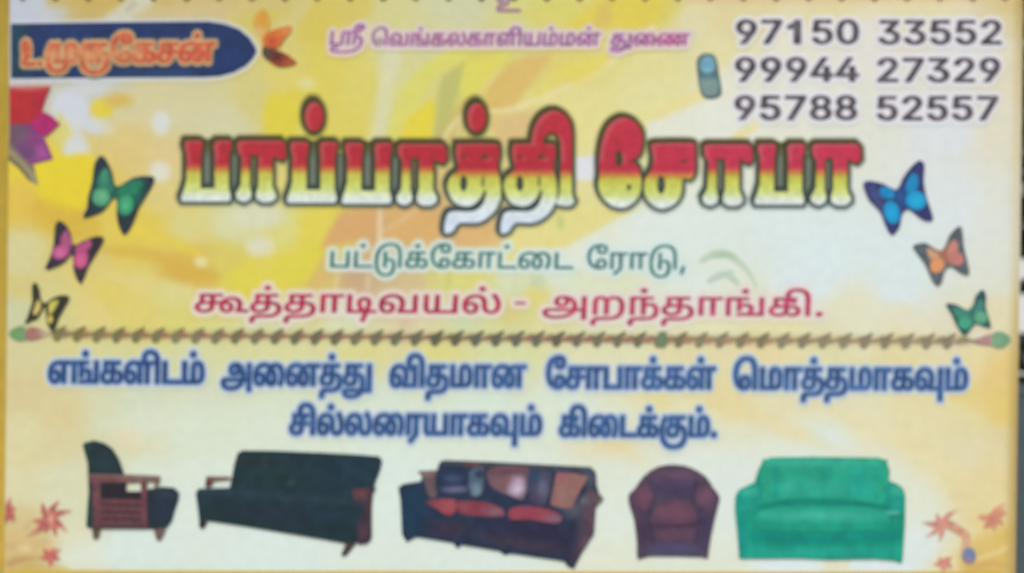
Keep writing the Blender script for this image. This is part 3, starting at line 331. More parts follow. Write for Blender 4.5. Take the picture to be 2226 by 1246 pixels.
for k, (a, cs) in GLYPHS.items():
    GL[k] = (a, [_flat(_pts(c)) for c in cs])

# numeral one without a foot, as on the board
GL['1'] = (648, [np.array([(270, 0), (390, 0), (390, 728), (300, 728), (262, 660), (190, 600), (110, 562), (110, 455), (190, 484), (270, 530)], float)])

def layout(text, x0, x1, base, xh, slope=0.0, slant=0.0, fatx=1.0, unit=554.0, pitch=None):
    """shapes of the letters of one word, fitted between x0 and x1 (letters split by blanks, joined glyphs by +)"""
    L = []; adv = 0; ink0 = None; ink1 = 0
    for tok in text.split():
        cs = []
        for g in tok.split('+'):
            a, c = GL[g]
            if pitch: a = pitch
            cs += [q + (adv, 0) for q in c]; adv += a
        L.append(cs); xs = np.concatenate(cs)[:, 0]
        ink0 = xs.min() if ink0 is None else min(ink0, xs.min()); ink1 = max(ink1, xs.max())
    sx = (x1 - x0 - 2 * fatx) / (ink1 - ink0); sy = xh / unit; out = []
    for cs in L:
        q = []
        for c in cs:
            X = x0 + fatx + (c[:, 0] - ink0) * sx + slant * c[:, 1] * sy
            Y = base + (X - x0) * slope - c[:, 1] * sy
            q.append(np.stack([X, Y], 1))
        p_ = poly(*q, ax=1, ay=.45, off=fatx, nonzero=True)
        p_.iso = poly(*q, off=fatx, nonzero=True)
        out.append(p_)
    return out

def text_line(words, name, label, board, layer, colour, halo, hr, step=1.7, hstep=3.0, part='letter', hlabel=None):
    """words: list of lists of letter shapes -> a halo mesh (the part) with one letter mesh each (sub-parts)"""
    allsh = [s for wd in words for s in wd]
    boxes = [s.box for s in allsh]
    x0, y0 = min(b[0] for b in boxes) - hr, min(b[1] for b in boxes) - hr
    x1, y1 = max(b[2] for b in boxes) + hr, max(b[3] for b in boxes) + hr
    def f(X, Y):
        F = np.full(X.shape, 50.0)
        for s in allsh:
            b = s.box; m = (X > b[0] - hr - 6) & (X < b[2] + hr + 6) & (Y > b[1] - hr - 6) & (Y < b[3] + hr + 6)
            if m.any(): F[m] = np.minimum(F[m], getattr(s, 'iso', s)(X[m], Y[m]))
        return F - hr
    H = S(f, (x0, y0, x1, y1))
    if callable(halo):
        def hc(X, Y): return halo(X, Y, f(X, Y) + hr)
    else:
        def hc(X, Y):           # fades out into the background print at its rim
            d = f(X, Y) + hr; t_ = np.clip(1 - d / hr, 0, 1)[:, None] ** .6
            return BACK(X, Y) * (1 - t_) + np.array(halo, float) * t_
    par = sheet(name, H, hc, layer, board, hstep, label)
    for s in allsh:
        sheet(part, s, colour, layer + 1, par, step)
    return par

# ------------------------------------------------------------------ the board and its background print
EDGE = lambda y: 2224.5 - .0138 * y          # right-hand edge of the board
board = bpy.data.objects.new('signboard', None); col.objects.link(board)
tag(board, 'cream and yellow printed shop signboard with Tamil lettering, butterflies and five sofas', 'signboard')

G = [  # x, y, r, g, b : background print colours, with the light's dimming at upper left mixed in
(25,20,190,195,205),(80,20,192,196,200),(200,20,197,175,108),(400,20,205,187,135),(600,20,206,190,95),(800,20,210,203,140),(1000,20,206,206,165),(1200,25,214,208,120),(1400,20,216,200,95),(1600,20,222,208,158),(1800,20,225,212,165),(2000,20,226,215,172),(2190,20,218,204,160),
(600,110,214,198,120),(560,190,210,200,130),(700,110,214,200,90),(850,130,212,208,145),(950,100,210,206,150),(1150,60,213,208,135),(1350,110,220,210,130),(1500,60,222,214,170),
(200,190,198,200,185),(400,190,208,200,155),(620,160,218,204,110),(680,190,218,200,85),(800,200,216,210,120),(1050,150,216,205,105),(1230,150,220,205,115),(1400,150,224,216,150),(1560,110,225,216,165),(1750,110,228,225,205),(1880,100,226,222,212),(2100,110,222,222,218),(2190,150,224,216,190),
(30,180,200,190,185),(300,230,212,202,155),(400,250,210,204,160),(490,280,210,206,165),(750,260,219,206,105),(720,290,219,208,90),(1250,230,226,216,145),(1420,200,226,219,160),(1450,250,226,220,150),(1600,180,226,224,205),(1750,180,226,226,215),(1600,280,226,227,212),(1850,290,222,224,212),(2050,290,220,224,225),(2190,300,224,218,196),
(100,380,228,205,60),(200,410,222,192,90),(290,340,218,195,125),(350,340,218,198,140),(360,430,218,202,130),
(40,440,222,190,80),(140,470,216,182,70),(300,500,222,198,85),(260,470,222,198,90),(400,500,218,208,135),(500,490,214,214,165),(620,490,218,212,130),(690,500,224,206,80),
(850,520,212,168,112),(1000,520,216,176,118),(1100,510,222,190,125),(1180,500,228,214,145),(1300,500,227,217,142),(1400,500,224,230,205),(1500,500,222,231,222),(1700,480,219,232,228),(1800,550,218,232,232),(1950,560,218,230,230),(2060,440,220,226,225),(2180,450,222,220,205),
(40,560,212,205,150),(40,620,214,200,130),(200,580,218,200,120),(280,540,222,198,85),(400,560,214,178,82),(480,550,216,200,100),(330,620,220,205,120),(250,640,222,202,105),(430,610,216,190,90),(540,600,222,208,80),(630,610,221,206,84),(700,620,214,190,110),(780,610,200,168,130),(880,610,210,188,140),(960,600,214,206,130),(1040,612,218,212,130),(1100,610,214,220,185),(1200,600,216,226,205),(1300,620,220,226,195),(1500,640,222,230,215),(1750,620,218,230,232),(1950,630,218,230,230),(2170,600,222,222,205),
(30,680,205,205,165),(110,680,214,205,140),(200,690,222,206,132),(300,680,221,206,115),(380,640,216,212,140),(380,690,218,208,120),(600,700,214,214,165),(760,700,216,218,180),(900,700,220,208,168),(1000,690,214,214,165),(1110,690,214,210,145),(1150,660,222,210,130),(1200,700,220,216,165),(1350,710,222,222,182),(1550,700,225,224,185),(1700,700,227,221,172),(1850,680,226,224,195),(1950,690,226,222,195),(2100,740,222,216,190),(2190,680,226,216,180),
(40,770,214,206,155),(250,770,214,210,150),(400,770,212,214,165),(600,770,216,214,158),(780,765,220,213,145),(950,765,220,213,140),(1100,770,214,218,165),(1300,770,222,220,180),(1500,770,224,214,168),(1650,775,228,212,162),(1800,770,222,216,170),(1950,770,225,214,165),(2120,780,228,214,162),(2180,820,228,200,130),
(40,860,216,200,150),(140,890,216,204,155),(300,870,210,216,188),(450,870,212,218,192),(600,870,212,222,195),(850,880,212,224,205),(1050,880,212,226,212),(1250,870,216,226,210),(1350,870,222,224,195),(1450,870,226,218,165),(1560,870,229,214,160),(1700,880,226,220,180),(1850,880,226,222,188),(2000,880,228,218,168),(2100,890,227,216,165),(2180,880,226,200,120),
(60,950,220,212,165),(130,930,217,206,160),(220,900,214,214,178),(330,960,218,216,180),(420,960,214,224,200),(600,970,216,224,205),(850,980,214,228,218),(1150,975,218,226,208),(1330,970,225,214,170),(1420,985,224,222,195),(1520,970,222,226,208),(1620,950,227,221,185),(1560,900,228,216,165),(1700,950,226,225,200),(1800,970,220,231,222),(1900,960,228,222,190),(2000,950,228,218,175),(2100,980,226,216,178),(2190,960,224,208,160),
(40,1040,220,214,172),(140,1060,218,218,185),(330,1000,216,220,190),(420,1100,214,226,208),(860,1120,214,230,215),(1335,1020,222,220,190),(1335,1120,222,228,205),(1580,1100,224,228,218),(1600,1000,224,226,210),(2000,1040,229,222,182),(2100,1050,228,212,160),(2180,1050,228,210,155),(2000,1120,228,228,200),
(20,1180,214,195,140),(60,1190,214,190,135),(160,1190,222,222,192),(300,1200,212,226,215),(600,1215,214,229,222),(850,1222,220,226,208),(1050,1222,216,228,215),(1340,1215,225,220,182),(1560,1222,226,222,190),(1700,1232,222,233,238),(1990,1200,220,230,230),(2060,1235,230,218,175),(2120,1160,228,208,150),(2180,1200,222,195,110),(2130,1230,214,180,105)]
G = np.array(G, float)
def back_base(X, Y):
    sh = X.shape; x = X.ravel(); y = Y.ravel(); out = np.zeros((len(x), 3))
    wx = x + 14 * vnoise(x, y, 70); wy = y + 14 * vnoise(x + 500, y, 70, 1)
    for s in range(0, len(x), 20000):
        q = (wx[s:s + 20000, None] - G[:, 0]) ** 2 / 1.5 + (wy[s:s + 20000, None] - G[:, 1]) ** 2
        W = 1 / (q + 350) ** 2.0
        out[s:s + 20000] = (W @ G[:, 2:]) / W.sum(1, keepdims=True)
    return out.reshape(sh + (3,))
BK = [
 (poly([(95,-70),(560,-70),(560,0),(240,20),(100,14)], smooth=0), (200,172,92), 14, .8),
 (poly([(20,-10),(98,-10),(92,30),(70,60),(20,60)]), (190,196,207), 10),
 (stroke([(330,-20),(270,30),(225,60)], [46,34]), (206,202,178), 10),
 (stroke([(292,8),(278,22)], [8]), (150,148,118), 8, .6),
 (poly([(360,-30),(680,-30),(660,20),(500,34),(380,26)]), (206,186,135), 14, .5),
 (poly([(672,0),(800,-20),(800,40),(720,80),(650,90)], smooth=3), (212,192,88), 14, .7),
 (poly([(590,60),(660,0),(690,0),(640,60),(600,90)]), (208,198,150), 8, .5),
 (poly([(150,172),(260,172),(215,205),(175,200)]), (206,208,212), 10, .8),
 (ell(154,238,42,44), (206,210,220), 12), (ell(204,272,36,18,12), (208,211,216), 10), (ell(152,290,20,36), (210,213,205), 12), (ell(166,328,28,42,-15), (210,213,212), 12),
 (ell(222,236,26,22), (222,202,70), 7), (ell(258,218,30,16), (212,182,95), 10),
 (poly([(128,240),(160,290),(128,330),(112,300)]), (214,205,110), 8, .8),
 (poly([(75,362),(120,345),(195,335),(215,390),(196,440),(150,462),(92,440),(78,400)], smooth=3), (228,206,52), 10),
 (ell(350,268,20,26), (213,216,208), 10), (ell(348,374,22,22), (222,219,200), 12),
 (stroke([(200,250),(260,300),(330,330)], [10]), (220,205,140), 14, .5),
 (ell(612,255,38,50), (221,205,66), 9), (poly([(575,205),(650,195),(640,300),(570,300)]), (221,205,72), 12, .7),
 (ell(668,182,22,14), (220,212,140), 9),
 (poly([(690,120),(800,110),(830,200),(800,300),(700,300),(690,200)], smooth=3), (219,204,98), 16, .6),
 (stroke([(850,120),(838,200),(822,310)], [44,36,44]), (215,214,180), 16, .8),
 (stroke([(1010,112),(930,160),(880,240),(855,310)], [30,46,30]), (218,212,110), 8),
 (poly([(868,312),(885,260),(940,212),(948,240),(936,312)]), (226,208,66), 8),
 (poly([(943,312),(950,210),(962,165),(1010,135),(1002,185),(985,235),(960,312)]), (184, 184, 108), 9, .8),
 (poly([(945,300),(985,235),(1010,215),(1030,250),(990,312)]), (196, 176, 100), 12, .65),
 (poly([(1012,132),(1110,112),(1070,165),(1020,225),(1000,190)]), (221,212,98), 8),
 (poly([(1050,245),(1060,190),(1105,140),(1150,120),(1205,118),(1150,190),(1115,235),(1060,262)]), (218, 180, 104), 10, .8),
 (poly([(1215,140),(1310,118),(1300,150),(1230,175),(1150,225),(1180,175)]), (223,211,110), 8, .8),
 (poly([(1060,262),(1160,235),(1140,300),(1090,312)]), (217,180,128), 10, .7),
 (stroke([(945,335),(1005,252),(1120,235),(1290,160),(1420,60)], [7,8,11,14]), (232,218,164), 6, .95),
 (stroke([(985,330),(1015,240),(1090,150)], [7]), (226,204,150), 6, .8),
 (poly([(1135,30),(1200,0),(1290,0),(1250,50),(1180,62)]), (217,206,110), 10, .8),
 (poly([(1225,62),(1300,0),(1450,-10),(1425,45),(1380,64)]), (222,203,82), 8, .9),
 (poly([(1290,60),(1300,10),(1330,0),(1330,62)]), (214,182,108), 10, .6),
 (poly([(1200,150),(1330,118),(1310,150),(1250,185)]), (224,210,100), 8, .8),
 (poly([(1410,262),(1530,212),(1595,225),(1600,310),(1400,312)]), (226,228,216), 8, .9),
 (poly([(1452,225),(1530,190),(1560,205),(1430,262),(1400,262)]), (229,216,150), 8, .8),
 (poly([(1250,342),(1300,336),(1300,392),(1250,392)]), (222,224,228), 7),
 (poly([(1250,215),(1330,190),(1310,330),(1255,330)]), (226,217,148), 10, .7),
 (stroke([(1600,300),(1640,275)], [20,14]), (230,216,145), 7, .8),
 (poly([(1180,450),(1395,455),(1320,485),(1255,520),(1180,560),(1090,575),(1100,500)]), (227,216,142), 7),
 (poly([(1400,452),(1330,482),(1262,520),(1190,560),(1300,600),(1500,540),(1600,470)]), (223,231,222), 7, .8),
 (poly([(735,458),(822,455),(820,512),(745,530),(690,542),(700,500)]), (214,168,110), 12),
 (poly([(845,458),(965,458),(960,520),(900,532),(842,524)]), (217,174,110), 10),
 (poly([(1000,485),(1085,490),(1060,530),(985,532)]), (220,180,118), 12),
 (poly([(690,455),(740,458),(700,530),(640,545),(660,480)]), (223,207,86), 9),
 (ell(560,468,60,30), (216,216,182), 14), (ell(565,535,30,22), (220,217,185), 12), (ell(436,570,13,13), (228,215,165), 7),
 (poly([(602,562),(650,545),(690,520),(705,560),(690,612),(612,618),(590,590)]), (221,208,78), 10),
 (poly([(700,560),(732,530),(720,600),(690,625),(665,620)]), (214,180,110), 8, .8),
 (stroke([(826,452),(826,535)], [9,16]), (226,204,165), 4, .9), (stroke([(832,505),(905,458)], [6,10]), (224,190,145), 5, .8),
 (stroke([(735,600),(728,625)], [8]), (224,205,165), 6, .7), (stroke([(802,598),(798,626)], [8]), (224,210,175), 6, .7),
 (poly([(1380,460),(1400,620),(1560,640),(1700,600),(2000,640),(2180,600),(2180,400),(1900,470)], smooth=2), (219,231,230), 40, .35),
 (ell(400,598,60,18,8), (213,172,76), 12, .8), (stroke([(230,545),(320,552),(400,585),(470,600)], [18,30,18]), (214,176,74), 10, .7),
 (stroke([(270,490),(350,520),(430,550)], [40,20]), (226,204,80), 14, .8), (stroke([(240,600),(330,620),(420,640)], [30,30]), (222,208,140), 14, .5),
 (stroke([(90,455),(150,480),(190,500)], [50,60]), (214,178,66), 14, .7), (ell(60,530,45,26), (214,207,150), 14, .7),
 (poly([(950,595),(1060,590),(1040,625),(960,628)]), (219,214,125), 9, .7), (ell(975,612,9,14), (196,200,120), 6, .6),
 (ell(1035,640,16,12), (204,200,135), 8, .5), (ell(1170,612,18,14), (190,208,170), 8, .7), (ell(1120,640,10,22), (205,212,160), 8, .6),
 (ell(1218,484,8,16), (190,200,125), 6, .8), (ell(1010,705,26,12), (200,216,180), 9, .6), (ell(880,705,16,14), (214,190,155), 9, .7),
 (ell(1110,680,20,26), (218,200,130), 12, .6),
 (stroke([(1360,868),(1560,880),(1700,930),(1900,1040),(2150,1180)], [12,40,40,34]), (229,214,160), 16, .55),
 (stroke([(1480,880),(1640,960),(1800,990)], [30,50,30]), (222,230,218), 20, .4),
 (stroke([(1760,875),(1960,960),(2190,1110)], [30,50,50]), (230,217,168), 18, .45),
 (stroke([(1960,860),(2080,930),(2200,1010)], [30,60]), (226,214,172), 18, .4),
 (stroke([(1290,950),(1340,975),(1420,1020)], [26,40,20]), (229,212,158), 12, .6),
 (poly([(1440,1000),(1500,975),(1620,1010),(1600,1100),(1570,1220),(1560,1100)]), (222,229,220), 14, .5),
 (stroke([(1950,790),(2080,850),(2195,905)], [20,50,50]), (230,204,125), 16, .55),
 (poly([(1790,1218),(1850,1216),(1845,1240),(1785,1240)]), (229,216,170), 6, .9),
 (poly([(1850,1216),(1960,1218),(1990,1240),(1848,1240)]), (221,233,240), 6, .9),
 (ell(278,945,30,26), (226,212,172), 12, .8), (ell(290,985,16,14), (222,212,165), 10, .6),
 (ell(140,905,50,30), (220,203,150), 18, .6), (ell(70,1000,70,14,-4), (221,208,155), 14, .5), (ell(100,1060,80,10,-6), (220,212,165), 14, .4),
 (poly([(0,1150),(60,1165),(110,1180),(100,1240),(0,1240)], smooth=2), (216,184,120), 14, .6),
 (ell(30,1188,22,8), (202,172,122), 8, .8), (ell(52,1192,14,7), (228,204,164), 7, .8), (stroke([(22,1226),(40,1218),(66,1214),(96,1212)], [18,16,8,6]), (184,148,92), 8, .8), (poly([(30,1240),(60,1224),(110,1220),(150,1236),(150,1240)]), (198,172,96), 7, .8), (stroke([(76,1192),(92,1180),(100,1172)], [6]), (190,178,142), 6, .6), (stroke([(55,1150),(62,1140),(66,1132)], [6]), (186,150,124), 6, .5),
 (poly([(2085,1240),(2100,1180),(2140,1160),(2215,1150),(2215,1240)], smooth=2), (220,186,105), 14, .7),
 (stroke([(2120,1215),(2160,1205),(2190,1190)], [8]), (234,214,160), 5, .8), (stroke([(2105,1240),(2150,1225),(2185,1230)], [10]), (208,165,100), 6, .7),
 (poly([(300,1000),(850,985),(1350,990),(1600,985),(1950,1000),(1960,1236),(250,1236),(200,1180),(330,1100)], smooth=3), (222,233,226), 40, .62),
 (poly([(330,880),(1300,870),(1300,960),(880,1000),(300,960)], smooth=2), (219,230,212), 30, .5),
 (stroke([(x_, float(np.interp(x_, [20, 300, 1000, 1450, 2195], [723, 728, 735, 738, 742]))) for x_ in range(120, 2160, 60)], [20], 1), (172,156,116), 9, .5),
 (poly([(1480,-70),(2240,-70),(2240,2),(1490,6)]), (219,186,136), 12, .7),
 (ell(2200,15,40,14), (214,186,125), 10, .6),
]
BACK = paint(back_base, BK)
face = poly([(-60, -80), (EDGE(-80), -80), (EDGE(300), 300), (EDGE(620) + 1, 620), (EDGE(900), 900), (EDGE(1300), 1300), (-60, 1300)])
back = sheet('background_print', face, BACK, 0, board, 6.0)

# core of the board, 18 mm thick, a little inside the printed face
BODY = simple('board_edge', (.30, .25, .13), .6)
def prism(name, outline, y0, y1, mat, parent=None):
    n = len(outline); vs_ = [((x - CX) / 1000, y0, CZ + (CY - y) / 1000) for x, y in outline] + [((x - CX) / 1000, y1, CZ + (CY - y) / 1000) for x, y in outline]
    f = [list(range(n))[::-1], [n + i for i in range(n)]] + [[i, (i + 1) % n, n + (i + 1) % n, n + i] for i in range(n)]
    me = bpy.data.meshes.new(name); me.from_pydata(vs_, [], f); me.update()
    return link(name, me, parent, mat)
prism('board_core', [(-60, -80), (EDGE(-80) , -80), (EDGE(1300), 1300), (-60, 1300)], .002, .020, BODY, board)
STEEL = simple('galvanised', (.35, .36, .37), .45, .8)
def box(name, x0, x1, y0, y1, z0, z1, mat, parent=None):
    v = [(x, y, z) for x in (x0, x1) for y in (y0, y1) for z in (z0, z1)]
    f = [(0, 1, 3, 2), (4, 6, 7, 5), (0, 4, 5, 1), (2, 3, 7, 6), (0, 2, 6, 4), (1, 5, 7, 3)]
    me = bpy.data.meshes.new(name); me.from_pydata(v, [], f); me.update()
    return link(name, me, parent, mat)
for x in (-.8, .75): box('post', x - .025, x + .025, .022, .072, 0, 2.2, STEEL, board)

# gold borders
def gold(X, Y):
    t_ = np.clip(Y / 1246, 0, 1)[..., None]
    c = np.array((170, 143, 48.)) * (1 - t_) + np.array((200, 166, 66.)) * t_
    return c * (1 + .03 * vnoise(X, Y, 22)[..., None])
sheet('border', poly([(-60, -80), (20, -80), (21, 0), (18, 400), (13, 850), (9, 1237), (9, 1300), (-60, 1300)]), gold, 1, board, 4, 'gold border strip down the left edge')
sheet('border', poly([(9.5, 1239), (700, 1241), (1500, 1243), (EDGE(1243) - 6, 1242), (EDGE(1300), 1300), (9.5, 1300)]), (213, 178, 78), 1, board, 5, 'gold border strip along the bottom edge')
def redge(X, Y):
    k = np.interp(Y.ravel(), [0, 60, 250, 560, 760, 860, 1246], [1, .7, .35, .35, .8, 1, 1]).reshape(Y.shape)
    e = EDGE(Y); d = np.clip((X - (e - 26)) / 22, 0, 1)
    c0 = BACK(X, Y); c1 = np.array((186, 160, 96.)); return c0 * (1 - (d * k)[..., None]) + c1 * (d * k)[..., None]
sheet('border', poly([(EDGE(-80) - 27, -80), (EDGE(-80) - .5, -80), (EDGE(1300) - .5, 1300), (EDGE(1300) - 27, 1300)]), redge, 1, board, 4, 'faded tan border strip down the right edge')

# row of small ornaments cut by the top of the picture
for i in range(31):
    x = 49 + i * 71.2
    sheet('ornament', poly([(x - 15, -14), (x, -30), (x + 15, -14), (x + 2, 2.5 + (i % 3)), (x - 2, 2.5)], smooth=2), (118, 92, 52) if x < 1300 else (150, 100, 80), 1, board, 3)

# ------------------------------------------------------------------ ribbon with the owner's name
rib = [(24,52),(230,49),(455,47),(490,53),(520,64),(542,82),(555,102),(558,113),(550,128),(534,144),(508,158),(478,166),(440,168),(230,169),(24,171)]
rp = poly(rib)
glow = sheet('ribbon_glow', poly([(22,40),(460,36),(505,44),(540,62),(565,90),(572,113),(562,136),(540,157),(505,172),(470,180),(22,184)], smooth=0),
    paint(lambda X, Y: BACK(X, Y), [(rp.grow(6), (203, 207, 218), 8)]), 1, board, 4, 'pale glow printed round the blue ribbon')
ribbon = sheet('name_ribbon', rp, paint((26, 50, 98), [(poly([(20,40),(60,40),(60,180),(20,180)]), (24,62,82), 20), (ell(420,60,60,12), (30,48,92), 20), (ell(320,160,90,8), (38,66,104), 10)], .10, 16), 2, board, 2.5,
    'dark blue ribbon with a rounded right end')
NAME = paint((196, 98, 66), [(stroke([(100,120),(250,118),(300,110)], [26]), (206,140,92), 12, .8), (stroke([(330,118),(450,112)], [20]), (200, 84, 62), 12, .7), (ell(436,66,12,10), (170,50,100), 6)], .1, 9)
wds = [layout('உ', 47, 79, 143, 53, 0, 0, 4), layout('.', 82, 92, 143, 53, 0, 0, 4, unit=730), layout('மு ரு ே+க ச ன்', 98, 470, 137, 42, -.006, .04, 4.2)]
text_line(wds, 'name_lettering', 'orange Tamil name on the dark blue ribbon', board, 3, NAME, lambda X, Y, d: np.where((d < 3.2)[..., None], np.array((206, 168, 118.)), np.array((120, 122, 98.)) * np.clip(1 - (d - 3.2) / 4, 0, 1)[..., None] + np.array((32, 56, 92.)) * np.clip((d - 3.2) / 4, 0, 1)[..., None]), 7)

# flower at the ribbon's tip
fl = sheet('ribbon_flower', poly([(571,104),(579,96),(597,99),(600,112),(590,121),(574,118)], smooth=3), (104, 72, 52), 3, board, 2, 'orange and brown flower at the ribbon tip')
sheet('petal', poly([(552,38),(562,24),(574,20),(584,32),(587,52),(582,68),(572,82),(560,72),(551,55)], smooth=3), paint((214,166,72), [(ell(572,42,8,12), (212,148,56), 8), (ell(564,70,10,10), (216,170,120), 8)], .03), 3, fl, 2, 'yellow petal of the flower')
sheet('petal', poly([(570,92),(577,76),(592,66),(612,60),(633,57),(630,72),(618,86),(606,104),(590,104),(578,102)], smooth=3), paint((206,110,50), [(ell(622,66,14,10), (212,134,66), 10), (ell(592,92,10,10), (190,76,48), 8)], .03), 4, fl, 2, 'orange petal of the flower')
sheet('petal', poly([(571,108),(586,105),(604,110),(622,118),(636,128),(645,137),(630,144),(606,146),(588,136),(572,122)], smooth=3), paint((150,66,42), [(ell(580,116,16,14), (78,70,58), 9), (ell(602,124,12,10), (92,36,34), 8), (ell(632,137,12,6), (176,84,44), 6)], .03), 4, fl, 2, 'dark red petal of the flower')

# cut-off flower on the left edge
lf = sheet('edge_flower', poly([(21,262),(60,262),(92,288),(105,318),(116,346),(92,352),(68,358),(46,338),(21,306)], smooth=0), paint((134,62,122), [(ell(36,290,26,30,30), (112,84,104), 14), (ell(84,335,22,16), (160,78,140), 12), (ell(60,330,20,14,30), (105,68,110), 10)], .05), 2, board, 2.5, 'red, magenta and purple flower cut off by the left edge')
sheet('petal', poly([(21,188),(112,187),(100,214),(92,240),(84,262),(64,270),(21,270)]), paint((178,42,48), [(ell(60,188,60,8), (196,110,104), 7), (ell(90,230,16,26), (172,36,58), 12)], .04), 3, lf, 2.5, 'red petal')
sheet('petal', poly([(66,268),(82,256),(92,242),(112,252),(131,269),(116,284),(100,298),(80,286)]), paint((170,36,104), [], .05), 4, lf, 2, 'magenta petal')
sheet('stem', poly([(20,300),(48,336),(74,362),(84,404),(62,392),(40,366),(18,348)]), paint((152,142,108), [(stroke([(18,340),(50,372),(72,404)], [6]), (98,86,58), 6), (stroke([(22,312),(52,344),(72,366)], [8]), (112,96,92), 8)], .04), 1, lf, 2, 'grey brown stem of the cut-off flower')

# ------------------------------------------------------------------ small violet heading
VIO = paint((150, 92, 146), [(ell(952,86,90,20), (160,84,128), 30, .7), (ell(1450,86,50,20), (176,84,140), 20), (ell(820,86,16,30), (150,124,130), 10)], .12, 10)
t2 = [layout('ஸ்ரீ', 716, 790, 98, 30, 0, .12, 1.5), layout('ெ+வ ங் க ல க ா ள+I5 ய ம் ம ன்', 806, 1305, 100, 27, -.002, .08, 1.6), layout('து ை+ண', 1326, 1499, 99, 25, -.002, .08, 2.0)]
text_line(t2, 'blessing_line', 'small violet Tamil line above the shop name', board, 1, VIO, (219, 198, 205), 11)
sheet('heading_mark', layout('உ', 1078, 1132, 26, 44, 0, 0, 1.6)[0], (160, 112, 148), 1, board, 2, 'violet mark cut by the top of the picture')

# ------------------------------------------------------------------ phone and numbers
ph = sheet('phone_picture', poly([(1514,134),(1522,120),(1536,116),(1552,120),(1560,138),(1563,160),(1569,200),(1561,212),(1545,216),(1530,212),(1521,196),(1516,165)], smooth=3), paint((92,112,110), [], .05), 1, board, 2, 'small blue grey mobile phone')
sheet('phone_screen', ell(1538,141,17,19), paint((112,160,182), [(ell(1538,152,12,4), (122,185,205), 4)], .03), 2, ph, 2)
sheet('phone_keys', poly([(1522,166),(1556,166),(1561,198),(1552,208),(1534,208),(1526,196)], smooth=2), paint((126,150,148), [(stroke([(1522,168),(1556,168)], [4]), (50,110,140), 4)], .06, 6), 2, ph, 2)
NUM = paint((89, 81, 88), [], .24, 9)
rows = [('9 7 1 5 0', 1599, 1868, 95, 51), ('3 3 5 5 2', 1908, 2178, 96, 51), ('9 9 9 4 4', 1597, 1868, 177, 51), ('2 7 3 2 9', 1906, 2175, 178, 51), ('9 5 7 8 8', 1596, 1864, 260, 51), ('5 2 5 5 7', 1905, 2170, 261, 51)]
for a, b in ((0, 'top'), (2, 'middle'), (4, 'bottom')):
    r = [layout(*rows[a][:4], rows[a][4], 0, .0, 3.6, unit=728), layout(*rows[a + 1][:4], rows[a + 1][4], 0, .0, 3.6, unit=728)]
    text_line(r, 'phone_number', 'dark grey phone number, %s one of three' % b, board, 1, NUM, (226, 223, 232), 10, part='digit')

# ------------------------------------------------------------------ the shop name
def pa(x, y):
    return poly([(x+9,y),(x+40,y),(x+46,y+4),(x+42,y+34),(x+41,y+104),(x+72,y+104),(x+72,y+30),(x+70,y+8),(x+76,y),(x+104,y),(x+109,y+5),(x+103,y+32),(x+102,y+100),(x+107,y+122),(x+104,y+132),(x+1,y+132),(x-1,y+124),(x+6,y+104),(x+11,y+86),(x+11,y+30),(x+6,y+12)])
def aa(x, y):
    return poly([(x,y+5),(x+8,y),(x+96,y),(x+105,y+9),(x+106,y+34),(x+99,y+42),(x+86,y+38),(x+77,y+31),(x+76,y+98),(x+84,y+116),(x+84,y+126),(x+72,y+134),(x+54,y+134),(x+42,y+127),(x+41,y+116),(x+46,y+98),(x+46,y+32),(x+28,y+30),(x+27,y+98),(x+31,y+116),(x+28,y+128),(x+14,y+134),(x+0,y+128),(x-3,y+116),(x+8,y+96),(x+10,y+36),(x+2,y+26)])
def ta(x, y):
    s = poly([(x+p,y+q) for p,q in [(2,3),(10,0),(84,0),(93,8),(94,26),(90,44),(92,62),(97,85),(97,116),(87,142),(68,161),(46,171),(12,171),(2,177),(-8,191),(-22,195),(-25,184),(-20,158),(-8,147),(34,147),(52,139),(62,124),(66,104),(62,100),(54,116),(40,131),(22,136),(0,129),(-14,110),(-18,88),(-10,70),(4,58),(5,46),(0,24)]], smooth=3)
    return s - ell(x+17,y+86,8,17) - ell(x+17,y+28,5,3) - ell(x+63,y+28,9,4.5) - ell(x+59,y+82,2.6,13)
arch = poly([(1156,318),(1159,284),(1172,257),(1196,241),(1220,245),(1238,264),(1243,298),(1243,420),(1249,436),(1241,447),(1221,447),(1208,440),(1217,420),(1219,332),(1216,302),(1206,289),(1193,290),(1181,301),(1179,318)], smooth=2)
ee = poly([(1303,380),(1303,340),(1312,295),(1328,268),(1352,256),(1378,264),(1394,285),(1396,310),(1391,334),(1380,345),(1370,351),(1384,358),(1392,378),(1394,402),(1388,428),(1370,446),(1350,452),(1328,446),(1309,428),(1301,405)], smooth=3) - ell(1345,345,8,18) - ell(1367,407,5,7)
cha = poly([(1416,320),(1424,312),(1500,311),(1510,318),(1511,345),(1510,376),(1500,390),(1484,388),(1481,420),(1470,440),(1448,453),(1428,452),(1408,436),(1400,412),(1403,388),(1416,370),(1420,345)], smooth=2) - ell(1437,402,9,20) - ell(1486,351,8,3)
LET = [(pa(395,306),'letter'), (aa(516,306),'letter'), (pa(625,309),'letter'), (pa(744,311),'letter'), (aa(865,313),'letter'), (ta(991,313),'letter'), (ta(1113,313) | arch,'letter'), (ee,'letter'), (cha,'letter'), (aa(1530,314),'letter'), (pa(1641,313),'letter'), (aa(1765,313),'letter'), (ell(683,254,20,31),'dot'), (ell(1036,256,20,31),'dot')]
gy = [240, 354, 360, 366, 372, 378, 398, 414, 420, 430, 470]
gcl = np.array([(182,44,56),(178,40,54),(186,68,60),(194,116,64),(192,152,66),(196,192,80),(202,208,104),(206,216,138),(216,226,188),(220,228,220),(212,224,238)], float)
